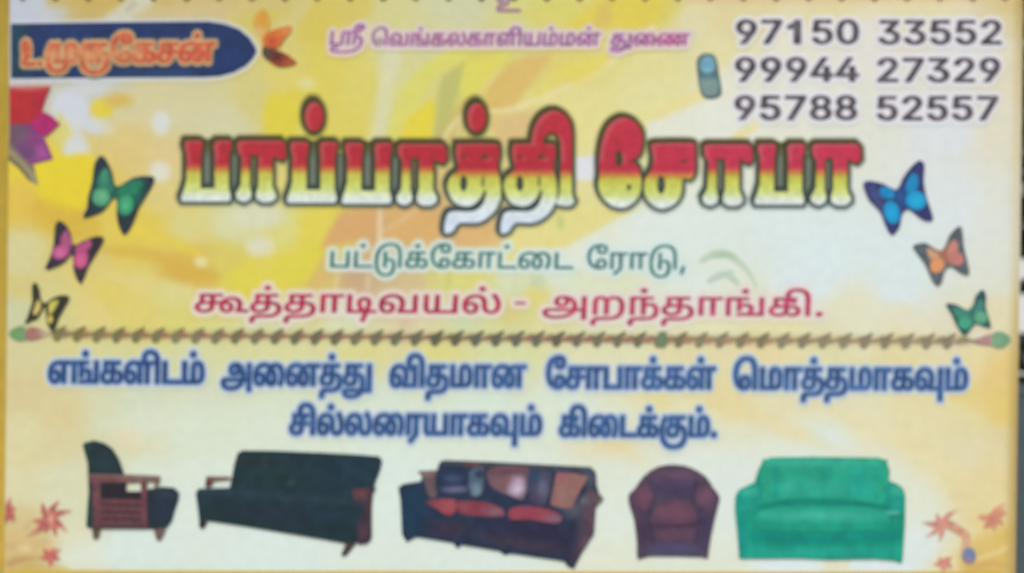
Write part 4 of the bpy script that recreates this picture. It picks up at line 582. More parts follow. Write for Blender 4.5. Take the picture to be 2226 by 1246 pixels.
def TITLE(X, Y):
    y = Y - .006 * (X - 395); y = np.where((X > 985) & (X < 1250), y - 6, y); y = np.where((X > 1290) & (X < 1515), y - 8, y)
    C = np.stack([np.interp(y, gy, gcl[:, k]) for k in range(3)], -1)
    k = (np.clip((X - 1100) / 500, 0, 1) * np.clip((372 - y) / 16, 0, 1))[..., None]
    C = C * (1 - k) + (C + (14, 12, 24)) * k
    return C * (1 + .05 * vnoise(X, Y, 9)[..., None])
fill = [(x + 40, y - 3, x + 73, y + 112) for x, y in ((395,306),(625,309),(744,311),(1641,313))] + [(500,330,520,430),(733,335,748,435),(850,335,872,435),(1745,338,1770,440)]
def boxs(b): return poly([(b[0],b[1]),(b[2],b[1]),(b[2],b[3]),(b[0],b[3])])
def UALL(X, Y):
    F = np.full(X.shape, 60.0)
    for s, _ in LET:
        b = s.box; m = (X > b[0] - 24) & (X < b[2] + 24) & (Y > b[1] - 24) & (Y < b[3] + 24)
        if m.any(): F[m] = np.minimum(F[m], s(X[m], Y[m]))
    return F
def UFIL(X, Y):
    F = np.full(X.shape, 60.0)
    for b in fill:
        m = (X > b[0] - 24) & (X < b[2] + 24) & (Y > b[1] - 24) & (Y < b[3] + 24)
        if m.any(): F[m] = np.minimum(F[m], boxs(b)(X[m], Y[m]))
    return F
def OUTC(X, Y):
    d = np.minimum(UALL(X, Y), UALL(X + 3, Y + 4)); g = UFIL(X, Y)
    k = np.clip((Y - 300) / 150, 0, 1)[..., None]
    dark = np.array((66, 62, 30.)) * (1 - k) + np.array((52, 70, 72.)) * k
    inn = g < 2
    t1 = np.where(inn, np.clip((d - 6) / 4, 0, 1), np.clip((d - 4.5) / 8, 0, 1) ** .8)[..., None]
    kk = np.clip((Y - 318) / 30, 0, 1)[..., None]
    rim = np.where(inn[..., None], np.array((112, 120, 106.)) * kk + np.array((96, 92, 56.)) * (1 - kk), BACK(X, Y))
    return dark * (1 - t1) + rim * t1
OS = S(lambda X, Y: np.minimum(np.minimum(UALL(X, Y), UALL(X + 3, Y + 4)) - 12, UFIL(X, Y)), (375, 205, 1895, 530))
title = sheet('shop_name', OS, OUTC, 1, board, 2.2, 'large Tamil shop name shading from red through yellow to white')
def lit(s):
    def f(X, Y):
        C = TITLE(X, Y); k = (np.clip(s(X - 9, Y - 5) / 5 + .5, 0, 1) * np.clip((362 - Y) / 14, 0, 1) * .3)[..., None]
        return C * (1 - k) + np.array((206, 150, 138.)) * k
    return f
for s, nm in LET: sheet(nm, s, lit(s), 2, title, 1.6)

# ------------------------------------------------------------------ address lines
GRN = paint((62, 122, 110), [(ell(1340,560,120,40), (84,124,126), 60), (ell(1085,570,60,30), (84,128,128), 30, .7)], .13, 10)
t4 = [layout('ப ட் டு க் ே+க ா ட் ை+ட', 717, 1246, 581, 35, .006, .05, 1.3), layout('ே+ர ா டு ,', 1275, 1490, 584, 35, .008, .03, 1.3)]
text_line(t4, 'road_line', 'green Tamil line under the shop name', board, 1, GRN, (210, 228, 226), 13)
RED = paint((176, 50, 80), [(ell(1560,670,260,60), (186,80,112), 120), (stroke([(430,640),(1080,650)], [14]), (184,62,88), 14, .4)], .13, 10)
t5 = [layout('கூ த் த ா டி வ ய ல்', 422, 1088, 678, 39, .004, .06, 2.0), layout('-', 1118, 1143, 676, 40, 0, 0, 1.2, unit=730), layout('அ ற ந் த ா ங் க+I5 .', 1178, 1788, 683, 39, .007, .04, 2.0)]
text_line(t5, 'town_line', 'red Tamil line above the braided divider', board, 1, RED, (228, 214, 210), 13)

# ------------------------------------------------------------------ blue lines
BLU = paint((42, 76, 128), [(ell(1700,820,500,70), (72,104,152), 300), (stroke([(110,800),(2100,815)], [8]), (56,84,140), 10, .5)], .16, 10)
def BH(X, Y, d):
    k1 = np.clip((d - 2.2) / 3.0, 0, 1)[..., None]; k2 = np.clip((d - 4) / 6, 0, 1)[..., None]
    return (np.array((148, 170, 200.)) * (1 - k1) + np.array((212, 222, 228.)) * k1) * (1 - k2) + BACK(X, Y) * k2
t6 = [layout('எ ங் க ள+I5 ட ம்', 104, 445, 832, 47, .006, .02, 3.1), layout('அ ை+ன த் து', 480, 808, 837, 46, .005, .02, 3.1), layout('வ+I5 த ம ா ன', 846, 1144, 841, 47, .003, .02, 3.1),
      layout('ே+ச ா ப ா க் க ள்', 1186, 1556, 844, 46, .003, .02, 3.1), layout('ெ+ம ா த் த ம ா க வு ம்', 1593, 2104, 846, 46, .003, .02, 3.1)]
text_line(t6, 'slogan_line', 'long blue Tamil line just below the braided divider', board, 1, BLU, BH, 10)
t7 = [layout('ச+I5 ல் ல ை+ர ய ா க வு ம்', 628, 1178, 944, 44, .004, .03, 3.0), layout('க+I5 ை+ட க் கு ம் .', 1214, 1558, 948, 44, .005, .03, 3.0)]
text_line(t7, 'slogan_line', 'short blue Tamil line above the sofa pictures', board, 1, BLU, BH, 10)

# ------------------------------------------------------------------ braided divider
dy = lambda x: np.interp(x, [20, 300, 1000, 1450, 2195], [723, 728, 735, 738, 742])
def dv(X, Y):
    x = X; a = np.interp(x, [60, 200, 450, 750, 1000, 1300, 1600, 2100], [156, 160, 170, 158, 140, 166, 176, 166])
    b = np.interp(x, [60, 200, 450, 750, 1000, 1300, 1600, 2100], [130, 126, 112, 106, 108, 114, 144, 146]); c = np.interp(x, [60, 450, 1000, 1600, 2100], [90, 90, 96, 112, 120])
    C = np.stack([a, b, c], -1); k = (np.clip((dy(X) - Y) / 7 + .35 + .9 * vnoise(X * 1.6, Y * 3, 17), 0, 1) * .6)[..., None]
    return C * (1 - k) + np.array((128, 122, 80.)) * k
px_ = [(x, float(dy(x)) + 1.5 * math.sin(x * .14)) for x in range(75, 2150, 12)]
stem = sheet('braided_divider', S(lambda X, Y: np.abs(Y - (dy(X) + 1.5 * np.sin(X * .14))) - 6.0 - 2.4 * np.sin(X * .148), (110, 700, 2150, 765)) & poly([(110,690),(2150,700),(2150,775),(110,770)]), dv, 1, board, 2.5, 'braided garland strip running right across the board')
rr = random.Random(4); i = 0
x = 128.0
while x < 2080:
    y = float(dy(x)); k = x / 2200
    c = tuple(np.array([np.interp(x, [100, 400, 800, 1100, 1500, 2100], v) for v in ((128,122,106,92,128,142), (120,118,106,96,120,132), (74,84,80,80,92,108))]) + rr.uniform(-8, 8))
    s = poly([(x-16,y+5),(x-6,y-7),(x+5,y-13),(x+17,y-18),(x+12,y-8),(x+1,y-1)], smooth=2)
    sheet('leaf', s, c, 2, stem, 2.5)
    s = poly([(x-13,y+12),(x-9,y+3),(x+1,y+1),(x+10,y+2),(x+6,y+9),(x-3,y+18)], smooth=2)
    sheet('leaf', s, tuple(np.array(c) + 6), 3, stem, 2.5)
    x += 42.5 + 3 * k
sheet('rosette', ell(1439,738,12,18), paint((112,132,102), [], .08, 8), 4, stem, 2.5, 'green rosette in the middle of the right half of the divider')
sheet('tassel', poly([(19,725),(30,714),(52,708),(58,724),(56,740),(38,741),(24,734)], smooth=2), paint((118,156,106), [], .05), 3, stem, 2.5, 'green tip at the left end of the divider')
sheet('tassel', poly([(58,714),(78,712),(100,720),(120,724),(100,730),(74,740),(57,738)], smooth=2), paint((168,118,110), [(ell(105,724,16,10), (200,180,150), 8)], .05), 3, stem, 2.5, 'pink tip at the left end of the divider')
sheet('tassel', poly([(2108,741),(2135,732),(2158,724),(2158,752),(2135,750)], smooth=0), paint((180,140,138), [], .05), 3, stem, 2.5, 'pink tip at the right end of the divider')
sheet('tassel', poly([(2158,724),(2180,722),(2198,736),(2190,750),(2175,757),(2156,752)], smooth=2), paint((122,164,128), [], .05), 3, stem, 2.5, 'green tip at the right end of the divider')

# faint leaf sprig right of the green line
lfm = sheet('leaf_sprig', stroke([(1524,566),(1550,553),(1580,552),(1610,572),(1630,595),(1644,622)], [8,18,14,8,5]), paint((194,212,190), [(ell(1575,555,26,8), (176,198,172), 8)]), 1, board, 3, 'faint green leaf sprig beside the road line')
sheet('leaf', stroke([(1540,612),(1560,600),(1590,592)], [8,15,10]), (190, 208, 192), 1, lfm, 3)
sheet('leaf', stroke([(1580,598),(1594,606),(1604,616)], [8,12,8]), (192, 210, 194), 2, lfm, 3)

# ------------------------------------------------------------------ butterflies
def butterfly(label, outline, rim, wings, layer=5, smooth=2):
    b = sheet('butterfly', poly(outline, smooth=smooth), rim, layer, board, 2, label)
    for s, c in wings: sheet('wing', s, c, layer + 1, b, 1.8)
butterfly('green butterfly with black wing tips on the left', [(222,338),(206,356),(201,396),(192,428),(190,452),(180,474),(205,468),(226,458),(244,434),(254,432),(254,455),(256,482),(270,512),(289,486),(302,452),(321,422),(337,389),(321,383),(289,387),(260,405),(250,402),(246,383),(238,360)],
    paint((36,50,60), [(ell(232,415,30,40), (28,84,76), 14), (ell(285,420,26,36,40), (26,100,82), 14)], .1, 9),
    [(poly([(226,366),(238,372),(245,392),(250,412),(240,420),(222,412),(212,400)], smooth=3), paint((44,116,92), [(ell(228,385,8,14), (66,140,112), 7)], .08, 8)), (ell(221,429,19,19), paint((84,160,118), [(ell(222,428,9,9), (112,182,136), 7)], .06, 8)),
     (poly([(257,414),(275,400),(300,392),(312,398),(300,420),(286,430),(262,430)], smooth=3), paint((34,122,92), [], .1, 8)), (ell(274,446,17,23,10), paint((48,148,104), [(ell(274,446,8,11), (88,176,128), 7)], .06, 8))])
butterfly('pink butterfly with black wing tips on the left', [(128,480),(120,494),(118,526),(110,558),(98,586),(120,581),(141,570),(156,552),(160,570),(161,590),(176,618),(190,584),(206,557),(222,531),(226,517),(209,514),(180,525),(160,533),(154,509),(144,489)],
    paint((54,46,58), [(ell(135,550,22,16), (84,54,84), 10), (ell(176,564,16,20), (84,52,76), 10)], .1, 9),
    [(poly([(144,500),(152,512),(158,528),(152,540),(138,534),(132,522)], smooth=3), (168,82,126)), (ell(133,548,19,15,-20), paint((186,84,136), [(ell(132,550,9,8), (206,108,156), 6)])),
     (poly([(164,540),(178,530),(196,522),(200,532),(190,546),(172,550)], smooth=3), (180,80,126)), (ell(177,563,15,21,10), paint((196,84,130), [(ell(177,566,7,10), (208,98,140), 6)]))])
butterfly('small yellow and black butterfly low on the left', [(79,614),(70,622),(71,655),(66,672),(60,690),(54,706),(68,698),(80,694),(92,676),(98,664),(101,690),(104,706),(116,724),(126,696),(140,670),(152,646),(132,642),(112,650),(98,660),(88,648),(86,630)],
    paint((52,52,36), [(ell(112,716,8,8), (56,66,52), 6)], .1, 8),
    [(poly([(83,652),(90,660),(86,678),(77,685),(73,680),(77,666)], smooth=3), (206,184,110)), 
     (poly([(108,660),(118,654),(128,653),(124,664),(114,680),(107,682)], smooth=3), (200,190,92)), (ell(110,694,6,9), (206,186,88))])
butterfly('bright blue butterfly on the right', [(1876,399),(1890,393),(1923,401),(1948,413),(1960,391),(1973,371),(1996,349),(2009,358),(2007,388),(2011,418),(2020,449),(2028,478),(2009,480),(1989,466),(1973,455),(1960,466),(1955,493),(1938,512),(1923,488),(1912,460),(1890,438),(1880,418)],
    paint((54,58,108), [(ell(1965,430,20,24), (40,82,140), 12), (ell(1905,430,10,30,-30), (70,78,126), 10)], .1, 9),
    [(poly([(1914,408),(1930,406),(1944,418),(1940,432),(1924,432),(1912,424)], smooth=3), paint((28,132,188), [], .08, 7)), (ell(1938,462,17,25,-15), paint((26,146,200), [(ell(1937,462,9,12), (36,164,216), 7)])),
     (poly([(1968,410),(1972,392),(1982,378),(1992,380),(1996,398),(1990,414),(1976,420)], smooth=3), paint((28,134,188), [], .06, 7)), (ell(1991,436,22,20,20), paint((28,154,204), [(ell(1992,436,11,10), (36,172,218), 7)]))])
butterfly('orange and grey butterfly on the right', [(1984,534),(2010,528),(2030,540),(2045,545),(2055,532),(2064,510),(2083,492),(2091,500),(2094,534),(2101,564),(2106,597),(2088,594),(2066,579),(2052,590),(2047,612),(2036,622),(2022,603),(2011,576),(1992,550)],
    paint((88,98,104), [(ell(2050,555,26,22), (160,110,90), 14)], .1, 9),
    [(poly([(2014,540),(2030,546),(2042,556),(2030,566),(2018,558)], smooth=3), (206,158,124)), (ell(2036,577,15,17,20), paint((216,148,102), [], .05)),
     (poly([(2058,552),(2062,532),(2074,522),(2082,534),(2078,548),(2066,558)], smooth=3), (198,132,122)), (ell(2077,562,18,15,25), paint((194,124,116), [], .05))])
butterfly('small green butterfly at the right end of the divider', [(2055,660),(2080,663),(2102,675),(2115,661),(2120,644),(2135,629),(2143,644),(2142,669),(2154,711),(2138,710),(2121,704),(2108,718),(2096,730),(2080,710),(2067,682)],
    paint((52,92,92), [(ell(2108,690,26,20), (60,126,108), 14)], .1, 9),
    [(poly([(2070,670),(2088,672),(2104,684),(2096,696),(2080,690)], smooth=3), (66,138,118)), (ell(2096,703,14,13), (72,160,128)),
     (poly([(2116,680),(2122,662),(2132,650),(2138,664),(2134,678),(2124,690)], smooth=3), (72,132,122)), (ell(2132,690,14,13), (98,168,132))])

# ------------------------------------------------------------------ corner flowers
def star(name, cx, cy, tips, wd, c, lab=None, parent=None):
    s = None
    for tx, ty in tips:
        k = stroke([(cx, cy), ((cx + tx) / 2 + (ty - cy) * .08, (cy + ty) / 2 - (tx - cx) * .08), (tx, ty)], [wd, wd * .75, 2])
        s = k if s is None else s | k
    R_ = max(math.hypot(tx - cx, ty - cy) for tx, ty in tips)
    def fade(X, Y):
        k = np.clip((np.hypot(X - cx, Y - cy) / R_ - .45) / .65, 0, .75)[..., None]
        return c(X, Y) * (1 - k) + BACK(X, Y) * k
    return sheet(name, s, fade, 2, parent or board, 2, lab)
rp_ = paint((194,108,98), [], .14, 9)
star('corner_flower', 106, 1128, [(128,1088),(92,1092),(156,1110),(146,1156),(122,1166),(58,1165),(72,1132),(98,1158)], 17, paint((192,110,102), [(ell(112,1128,9,12), (216,156,134), 7), (ell(95,1140,6,6), (158,88,88), 5), (ell(126,1134,8,14), (186,98,96), 6)], .14, 8), 'red star flower low on the left')
star('corner_flower', 20, 1112, [(23,1079),(33,1104),(30,1138),(10,1138),(28,1120)], 15, rp_, 'red star flower cut by the left border')
star('corner_flower', 110, 1210, [(86,1212),(133,1194),(131,1218),(108,1232),(95,1192),(120,1190)], 16, rp_, 'red star flower in the bottom left corner')
star('corner_flower', 2047, 1138, [(2002,1134),(2083,1107),(2010,1168),(2040,1180),(2036,1116),(2095,1148)], 15, paint((208,146,130), [(ell(2010,1132,14,5), (170,130,110), 6)], .1, 9), 'pale red star flower in the bottom right')
sheet('corner_stem', stroke([(2050,1140),(2078,1150),(2100,1166),(2098,1188),(2092,1212)], [14,20,18,8]), paint((212,168,136), [(ell(2085,1158,16,10), (206,148,120), 10)], .08, 9), 1, board, 2.5, 'curved salmon stem of the right corner flowers')
star('corner_flower', 2156, 1127, [(2188,1092),(2199,1112),(2126,1121),(2138,1148),(2180,1140),(2160,1152)], 19, paint((216,146,120), [], .08, 9), 'salmon star flower next to the right border')
star('corner_flower', 2052, 1224, [(2028,1225),(2072,1210),(2046,1246),(2040,1212),(2070,1236)], 15, paint((208,138,120), [], .08, 9), 'salmon star flower in the bottom right corner')
sheet('corner_berry', ell(2106,1208,15,18), paint((118,134,170), [(ell(2102,1222,12,8), (160,128,140), 8)], .06, 9), 3, board, 2, 'blue grey berry in the bottom right corner')

# ------------------------------------------------------------------ printed sofas
WOOD = paint((106, 66, 72), [], .12, 9)
# armchair
s1 = poly([(180,966),(186,962),(205,957),(227,963),(244,974),(258,995),(270,1029),(276,1044),(275,1068),(308,1068),(324,1063),(353,1058),(379,1060),(390,1071),(388,1088),(382,1104),(374,1132),(363,1147),(330,1150),(206,1149),(188,1146),(190,1110),(193,1071),(191,1007)])
a = sheet('armchair_picture', s1, paint((33,48,55), [(ell(225,1010,22,30), (36,54,62), 18), (ell(360,1075,24,10), (48,60,78), 8), (ell(352,1110,20,30), (36,48,66), 14), (poly([(186,960),(196,960),(204,1146),(186,1146)]), (30,66,60), 6, .7), (poly([(222,1050),(275,1050),(305,1075),(305,1084),(222,1084)]), (40,34,44), 6)], .08, 12), 5, board, 2, 'black armchair with open wooden arms, leftmost of the furniture pictures')
sheet('arm_rest', poly([(194,1030),(270,1031),(349,1034),(349,1045),(336,1047),(275,1049),(196,1048)]), paint((112,70,74), [(ell(315,1038,42,9), (124,106,94), 12), (stroke([(194,1032),(350,1036)], [3]), (136,114,106), 5)], .08, 9), 7, a, 2)
sheet('arm_post', poly([(201,1046),(219,1046),(221,1150),(204,1150)]), WOOD, 6, a, 2)
sheet('arm_post', poly([(307,1044),(320,1044),(321,1150),(308,1150)]), WOOD, 6, a, 2)
sheet('arm_post', poly([(336,1045),(346,1045),(344,1062),(337,1062)]), (120,104,84), 6, a, 2)
for k in range(4):
    y = 1086 + k * 15.5
    sheet('slat', poly([(219,y - 2),(309,y),(309,y+9),(219,y+7)]), paint((108,66,72), [], .12, 9), 6, a, 2)
    if k < 3: sheet('slat_gap', poly([(219,y+7.5),(309,y+9.5),(309,y+13),(219,y+12)]), (78,54,58), 6, a, 2)
sheet('base_rail', poly([(204,1140),(312,1142),(312,1149),(204,1149)]), (82,60,62), 7, a, 2)
sheet('leg', poly([(200,1148),(220,1148),(214,1170),(204,1172)]), (96,80,70), 6, a, 2)
sheet('leg', poly([(334,1150),(362,1148),(351,1172),(342,1176)]), (112,90,80), 6, a, 2)
# black sofa
s2 = poly([(517,985),(528,979),(600,980),(700,984),(775,988),(824,992),(831,1001),(826,1022),(818,1042),(812,1062),(808,1100),(808,1168),(800,1180),(785,1178),(756,1182),(700,1172),(600,1155),(520,1142),(450,1132),(434,1134),(430,1100),(426,1072),(432,1062),(500,1060),(504,1040),(510,1008)])
a = sheet('sofa_picture', s2, paint((29,50,60), [(stroke([(440,1066),(600,1078),(780,1092)], [16]), (38,58,70), 10), (ell(600,1040,70,16), (28,54,54), 24), (ell(740,1030,60,30), (28,52,66), 24), (ell(560,1000,60,14), (32,50,52), 16), (ell(700,1140,70,24), (28,52,68), 22), (stroke([(460,1110),(780,1160)], [30]), (26,48,48), 16, .7), (ell(600,1122,80,14,8), (34,46,62), 16), (ell(632,1050,6,5), (50,72,76), 4)], .10, 16), 5, board, 2.4, 'long black sofa with thin wooden arms, second of the furniture pictures')
sheet('arm_rest', poly([(449,1035),(502,1036),(501,1043),(466,1046),(459,1058),(446,1060)]), paint((120,96,84), [(ell(452,1050,8,8), (96,56,52), 6)], .06), 6, a, 2)
sheet('arm_panel', poly([(764,1062),(812,1058),(818,1062),(808,1076),(806,1174),(796,1182),(778,1184),(776,1140),(790,1104),(772,1090),(766,1078)]), paint((44,48,60), [(ell(786,1074,20,14), (106,64,70), 12), (ell(804,1106,7,40), (82,52,62), 8), (ell(790,1160,12,24), (80,54,68), 12)], .10, 9), 6, a, 2)
sheet('leg', poly([(752,1180),(775,1180),(760,1198),(752,1208),(741,1208)]), (72,62,62), 6, a, 2)
sheet('leg', poly([(433,1132),(452,1133),(444,1148),(434,1148)]), (46,44,48), 6, a, 2)
# patchwork sofa
s3 = poly([(866,1060),(876,1052),(915,1046),(918,1036),(908,1024),(950,1022),(956,1004),(966,1000),(1050,1003),(1150,1008),(1284,1015),(1295,1026),(1297,1055),(1302,1072),(1312,1084),(1295,1103),(1291,1160),(1262,1206),(1247,1236),(1234,1232),(1226,1220),(1110,1203),(1098,1207),(1086,1198),(1003,1184),(995,1193),(985,1180),(905,1167),(884,1178),(874,1162),(871,1092)])
a = sheet('sofa_picture', s3, paint((38,50,74), [(ell(898,1110,26,60), (24,54,78), 16), (ell(1170,1160,100,30,10), (44,42,70), 20), (ell(975,1150,40,16), (58,50,70), 14), (ell(1110,1178,60,10,12), (64,54,70), 14), (ell(1190,1190,50,10,12), (58,52,70), 12), (stroke([(960,1004),(1280,1019)], [10]), (72,74,82), 8), (ell(1282,1040,14,30), (70,76,92), 14), (ell(1250,1106,26,18), (84,84,96), 16), (ell(1270,1150,14,30), (80,66,84), 14), (ell(1180,1110,20,8), (74,56,74), 8), (ell(1030,1008,20,6), (110,74,72), 6), (ell(1262,1190,10,34,25), (76,56,68), 12)], .10, 14), 5, board, 2.2, 'dark patchwork sofa with red seats and mixed cushions, third of the furniture pictures')
sheet('arm_panel', poly([(908,1024),(950,1022),(946,1040),(950,1078),(938,1084),(928,1070),(922,1040)]), paint((98,82,86), [(ell(928,1028,16,6), (134,112,104), 6)], .08), 6, a, 2)
sheet('arm_panel', poly([(1280,1062),(1300,1070),(1312,1084),(1294,1104),(1291,1160),(1264,1196),(1268,1140),(1270,1104),(1258,1090)]), paint((92,72,86), [(ell(1304,1084,10,8), (98,88,80), 6), (ell(1268,1086,14,10), (96,96,108), 10), (ell(1280,1150,12,30), (84,62,78), 10)], .08), 6, a, 2)
sheet('cushion', poly([(956,1014),(1000,1012),(1018,1030),(1018,1066),(1000,1074),(962,1070),(952,1050)], smooth=2), paint((38,50,78), [(ell(990,1064,26,7), (108,108,134), 7), (ell(985,1040,16,9), (62,78,104), 8)], .08, 8), 6, a, 2)
sheet('cushion', poly([(1020,1024),(1052,1016),(1052,1050),(1046,1074),(1024,1078)], smooth=2), paint((78,96,118), [(ell(1036,1064,10,12), (116,136,150), 8), (ell(1044,1030,10,8), (44,54,74), 6)], .08, 8), 7, a, 2)
sheet('cushion', poly([(1066,1016),(1150,1014),(1146,1050),(1138,1086),(1112,1078),(1072,1062),(1060,1040)], smooth=2), paint((106,80,90), [(ell(1122,1058,18,20), (206,190,214), 14), (ell(1092,1050,22,12), (124,90,96), 14), (ell(1100,1024,40,5), (104,66,80), 6)], .06, 9), 6, a, 2)
sheet('cushion', poly([(1150,1024),(1200,1026),(1196,1060),(1184,1098),(1158,1092),(1146,1070)], smooth=2), paint((66,66,90), [(ell(1180,1062,12,22), (100,98,122), 12), (ell(1160,1034,14,14), (46,68,94), 10), (ell(1160,1086,14,8), (78,60,84), 8)], .06, 8), 6, a, 2)
sheet('cushion', poly([(1210,1026),(1246,1028),(1279,1036),(1262,1064),(1242,1104),(1218,1104),(1196,1096)], smooth=0), paint((144,102,98), [(ell(1225,1076,14,20), (150,112,106), 12), (ell(1222,1036,16,8), (150,96,106), 8)], .06, 9), 7, a, 2)
sheet('seat', poly([(926,1090),(966,1084),(992,1088),(990,1112),(974,1120),(950,1106)], smooth=2), paint((152,66,76), [(ell(975,1096,14,8), (152,84,90), 10), (ell(935,1096,12,14), (120,66,80), 12)], .06, 9), 6, a, 2)
sheet('seat', poly([(996,1089),(1056,1092),(1092,1106),(1094,1122),(1050,1122),(1000,1116)], smooth=2), paint((132,60,74), [(ell(1076,1112,18,8), (128,100,116), 12), (ell(1010,1100,10,12), (138,72,86), 8)], .06, 9), 6, a, 2)
sheet('seat', poly([(1108,1106),(1146,1100),(1194,1108),(1222,1124),(1206,1138),(1150,1128),(1110,1130)], smooth=2), paint((148,66,82), [(ell(1204,1128,16,8), (128,102,122), 12)], .06, 9), 6, a, 2)
# club chair
s4 = poly([(1366,1076),(1380,1062),(1399,1035),(1431,1014),(1467,1010),(1500,1016),(1534,1036),(1550,1060),(1564,1080),(1560,1100),(1548,1151),(1541,1190),(1537,1216),(1526,1211),(1410,1209),(1386,1217),(1384,1180),(1378,1130),(1368,1100)], smooth=2)
a = sheet('armchair_picture', s4, paint((80,68,84), [(ell(1466,1040,50,14), (90,68,98), 14), (ell(1465,1190,60,22), (78,72,104), 16), (ell(1400,1150,12,40), (70,54,80), 12), (ell(1532,1150,12,40), (66,54,86), 12), (stroke([(1412,1046),(1424,1080),(1412,1112),(1420,1180)], [6]), (58,50,70), 7), (stroke([(1514,1050),(1506,1080),(1518,1112),(1512,1180)], [6]), (58,50,72), 7), (ell(1466,1030,44,8), (98,74,94), 10)], .07, 14), 5, board, 2, 'plum coloured club armchair, fourth of the furniture pictures')
sheet('arm', poly([(1368,1078),(1390,1056),(1412,1056),(1420,1080),(1412,1104),(1396,1112),(1376,1104)], smooth=2), paint((88,64,86), [(ell(1400,1080,14,20), (112,72,92), 12)], .06), 6, a, 2)
sheet('arm', poly([(1512,1062),(1530,1054),(1550,1064),(1562,1082),(1554,1106),(1530,1108),(1512,1092)], smooth=2), paint((88,66,90), [(ell(1534,1078,14,16), (112,74,94), 12)], .06), 6, a, 2)
sheet('backrest', poly([(1420,1050),(1440,1040),(1490,1040),(1508,1052),(1506,1078),(1470,1082),(1424,1078)], smooth=2), paint((80,66,92), [(ell(1464,1066,36,10), (62,54,84), 14)], .06), 6, a, 2)
sheet('seat', poly([(1412,1126),(1436,1096),(1466,1084),(1496,1094),(1516,1122),(1510,1136),(1468,1140),(1420,1138)], smooth=2), paint((90,64,86), [(ell(1466,1112,34,16), (114,74,90), 14)], .06), 7, a, 2)
sheet('seat_front', poly([(1424,1141),(1470,1142),(1510,1139),(1514,1170),(1500,1178),(1430,1178),(1418,1160)], smooth=0), paint((84,64,88), [(ell(1466,1162,34,12), (98,70,86), 12), (stroke([(1424,1143),(1510,1142)], [8]), (74,48,68), 8)], .06), 6, a, 2)
# green sofa
s5 = poly([(1598,1078),(1606,1064),(1640,1048),(1648,1020),(1658,1002),(1675,994),(1790,993),(1912,995),(1926,1003),(1933,1021),(1932,1045),(1950,1052),(1963,1062),(1967,1080),(1966,1140),(1961,1218),(1956,1225),(1946,1219),(1900,1215),(1800,1217),(1740,1214),(1606,1214),(1602,1160),(1597,1110)])
a = sheet('sofa_picture', s5, paint((22,150,124), [(stroke([(1640,1168),(1790,1174),(1940,1166)], [22]), (4,132,120), 16), (stroke([(1652,1110),(1640,1150),(1644,1200)], [5]), (8,130,112), 12, .5), (stroke([(1938,1124),(1940,1200)], [4]), (10,134,114), 12, .5), (ell(1790,1200,150,8), (34,160,142), 12), (ell(1614,1150,12,60), (16,148,136), 10)], .06, 22), 5, board, 2.4, 'bright green two-seat sofa, rightmost of the furniture pictures')
sheet('backrest', poly([(1652,1030),(1660,1004),(1676,997),(1912,998),(1924,1005),(1930,1022),(1930,1048),(1914,1096),(1790,1094),(1690,1096),(1664,1090),(1656,1060)], smooth=3), paint((38,160,130), [(stroke([(1686,1010),(1688,1080)], [10]), (18,144,128), 12, .8), (stroke([(1738,1036),(1742,1084)], [5]), (22,146,130), 9, .7), (stroke([(1792,1020),(1790,1084)], [5]), (20,144,128), 9, .8), (stroke([(1846,1040),(1844,1084)], [5]), (22,146,130), 9, .6), (stroke([(1900,1014),(1904,1086)], [8]), (20,144,130), 11, .8), (ell(1714,1056,14,14), (58,174,150), 12), (ell(1766,1058,14,14), (56,172,150), 12), (ell(1820,1058,14,12), (56,172,150), 12), (ell(1790,1004,110,5), (66,178,150), 10), (ell(1800,1062,80,10), (44,168,146), 16), (ell(1868,1050,16,30), (28,158,142), 14), (ell(1750,1010,60,6), (50,168,142), 12), (stroke([(1800,1020),(1830,1060)], [10]), (30,160,140), 10, .6)], .06, 20), 6, a, 2.4)
sheet('crease', stroke([(1654,1102),(1700,1092),(1790,1090),(1880,1096),(1940,1104)], [6,15,14,5]), paint((14,132,114), [], .05), 7, a, 2)
sheet('seat', poly([(1640,1120),(1670,1104),(1720,1098),(1800,1098),(1890,1102),(1926,1112),(1932,1134),(1920,1150),(1780,1156),(1650,1150)], smooth=2), paint((24,152,126), [(ell(1790,1120,128,11), (64,178,154), 14)], .05, 18), 8, a, 2.4)
sheet('arm', poly([(1601,1078),(1608,1066),(1642,1052),(1654,1066),(1656,1092),(1632,1108),(1612,1130),(1602,1120)], smooth=2), paint((26,150,132), [(ell(1628,1068,20,9), (60,178,152), 9), (stroke([(1652,1070),(1648,1096)], [5]), (12,134,116), 12, .6)], .05), 7, a, 2)
sheet('arm', poly([(1930,1048),(1948,1054),(1962,1064),(1965,1090),(1950,1110),(1932,1100),(1922,1078)], smooth=2), paint((28,152,134), [(ell(1946,1066,14,8), (62,176,150), 8), (stroke([(1929,1060),(1930,1096)], [5]), (12,136,118), 12, .6)], .05), 7, a, 2)
sheet('tag', ell(1940,1114,17,5), (74,174,156), 9, a, 2)

# ------------------------------------------------------------------ the place: ground, slate panel and dark shrub behind the right-hand edge
GR = simple('packed_earth', (.20, .17, .13), .95, nscale=6, amt=.35, bump=.5)
n = 40; vs_ = []; fs_ = []
for j in range(n + 1):
    for i in range(n + 1):
        u = (i / n * 2 - 1); v = (j / n * 2 - 1); x = math.copysign(abs(u) ** 3 * 400, u); y = math.copysign(abs(v) ** 3 * 400, v)
        vs_.append((x, y, .012 * math.sin(x * 3.1) * math.cos(y * 2.7) if abs(x) < 10 and abs(y) < 10 else 0))
for j in range(n):
    for i in range(n):
        a = j * (n + 1) + i; fs_.append((a, a + 1, a + n + 2, a + n + 1))
me = bpy.data.meshes.new('ground'); me.from_pydata(vs_, [], fs_); tag(link('ground', me, None, GR), kind='structure')

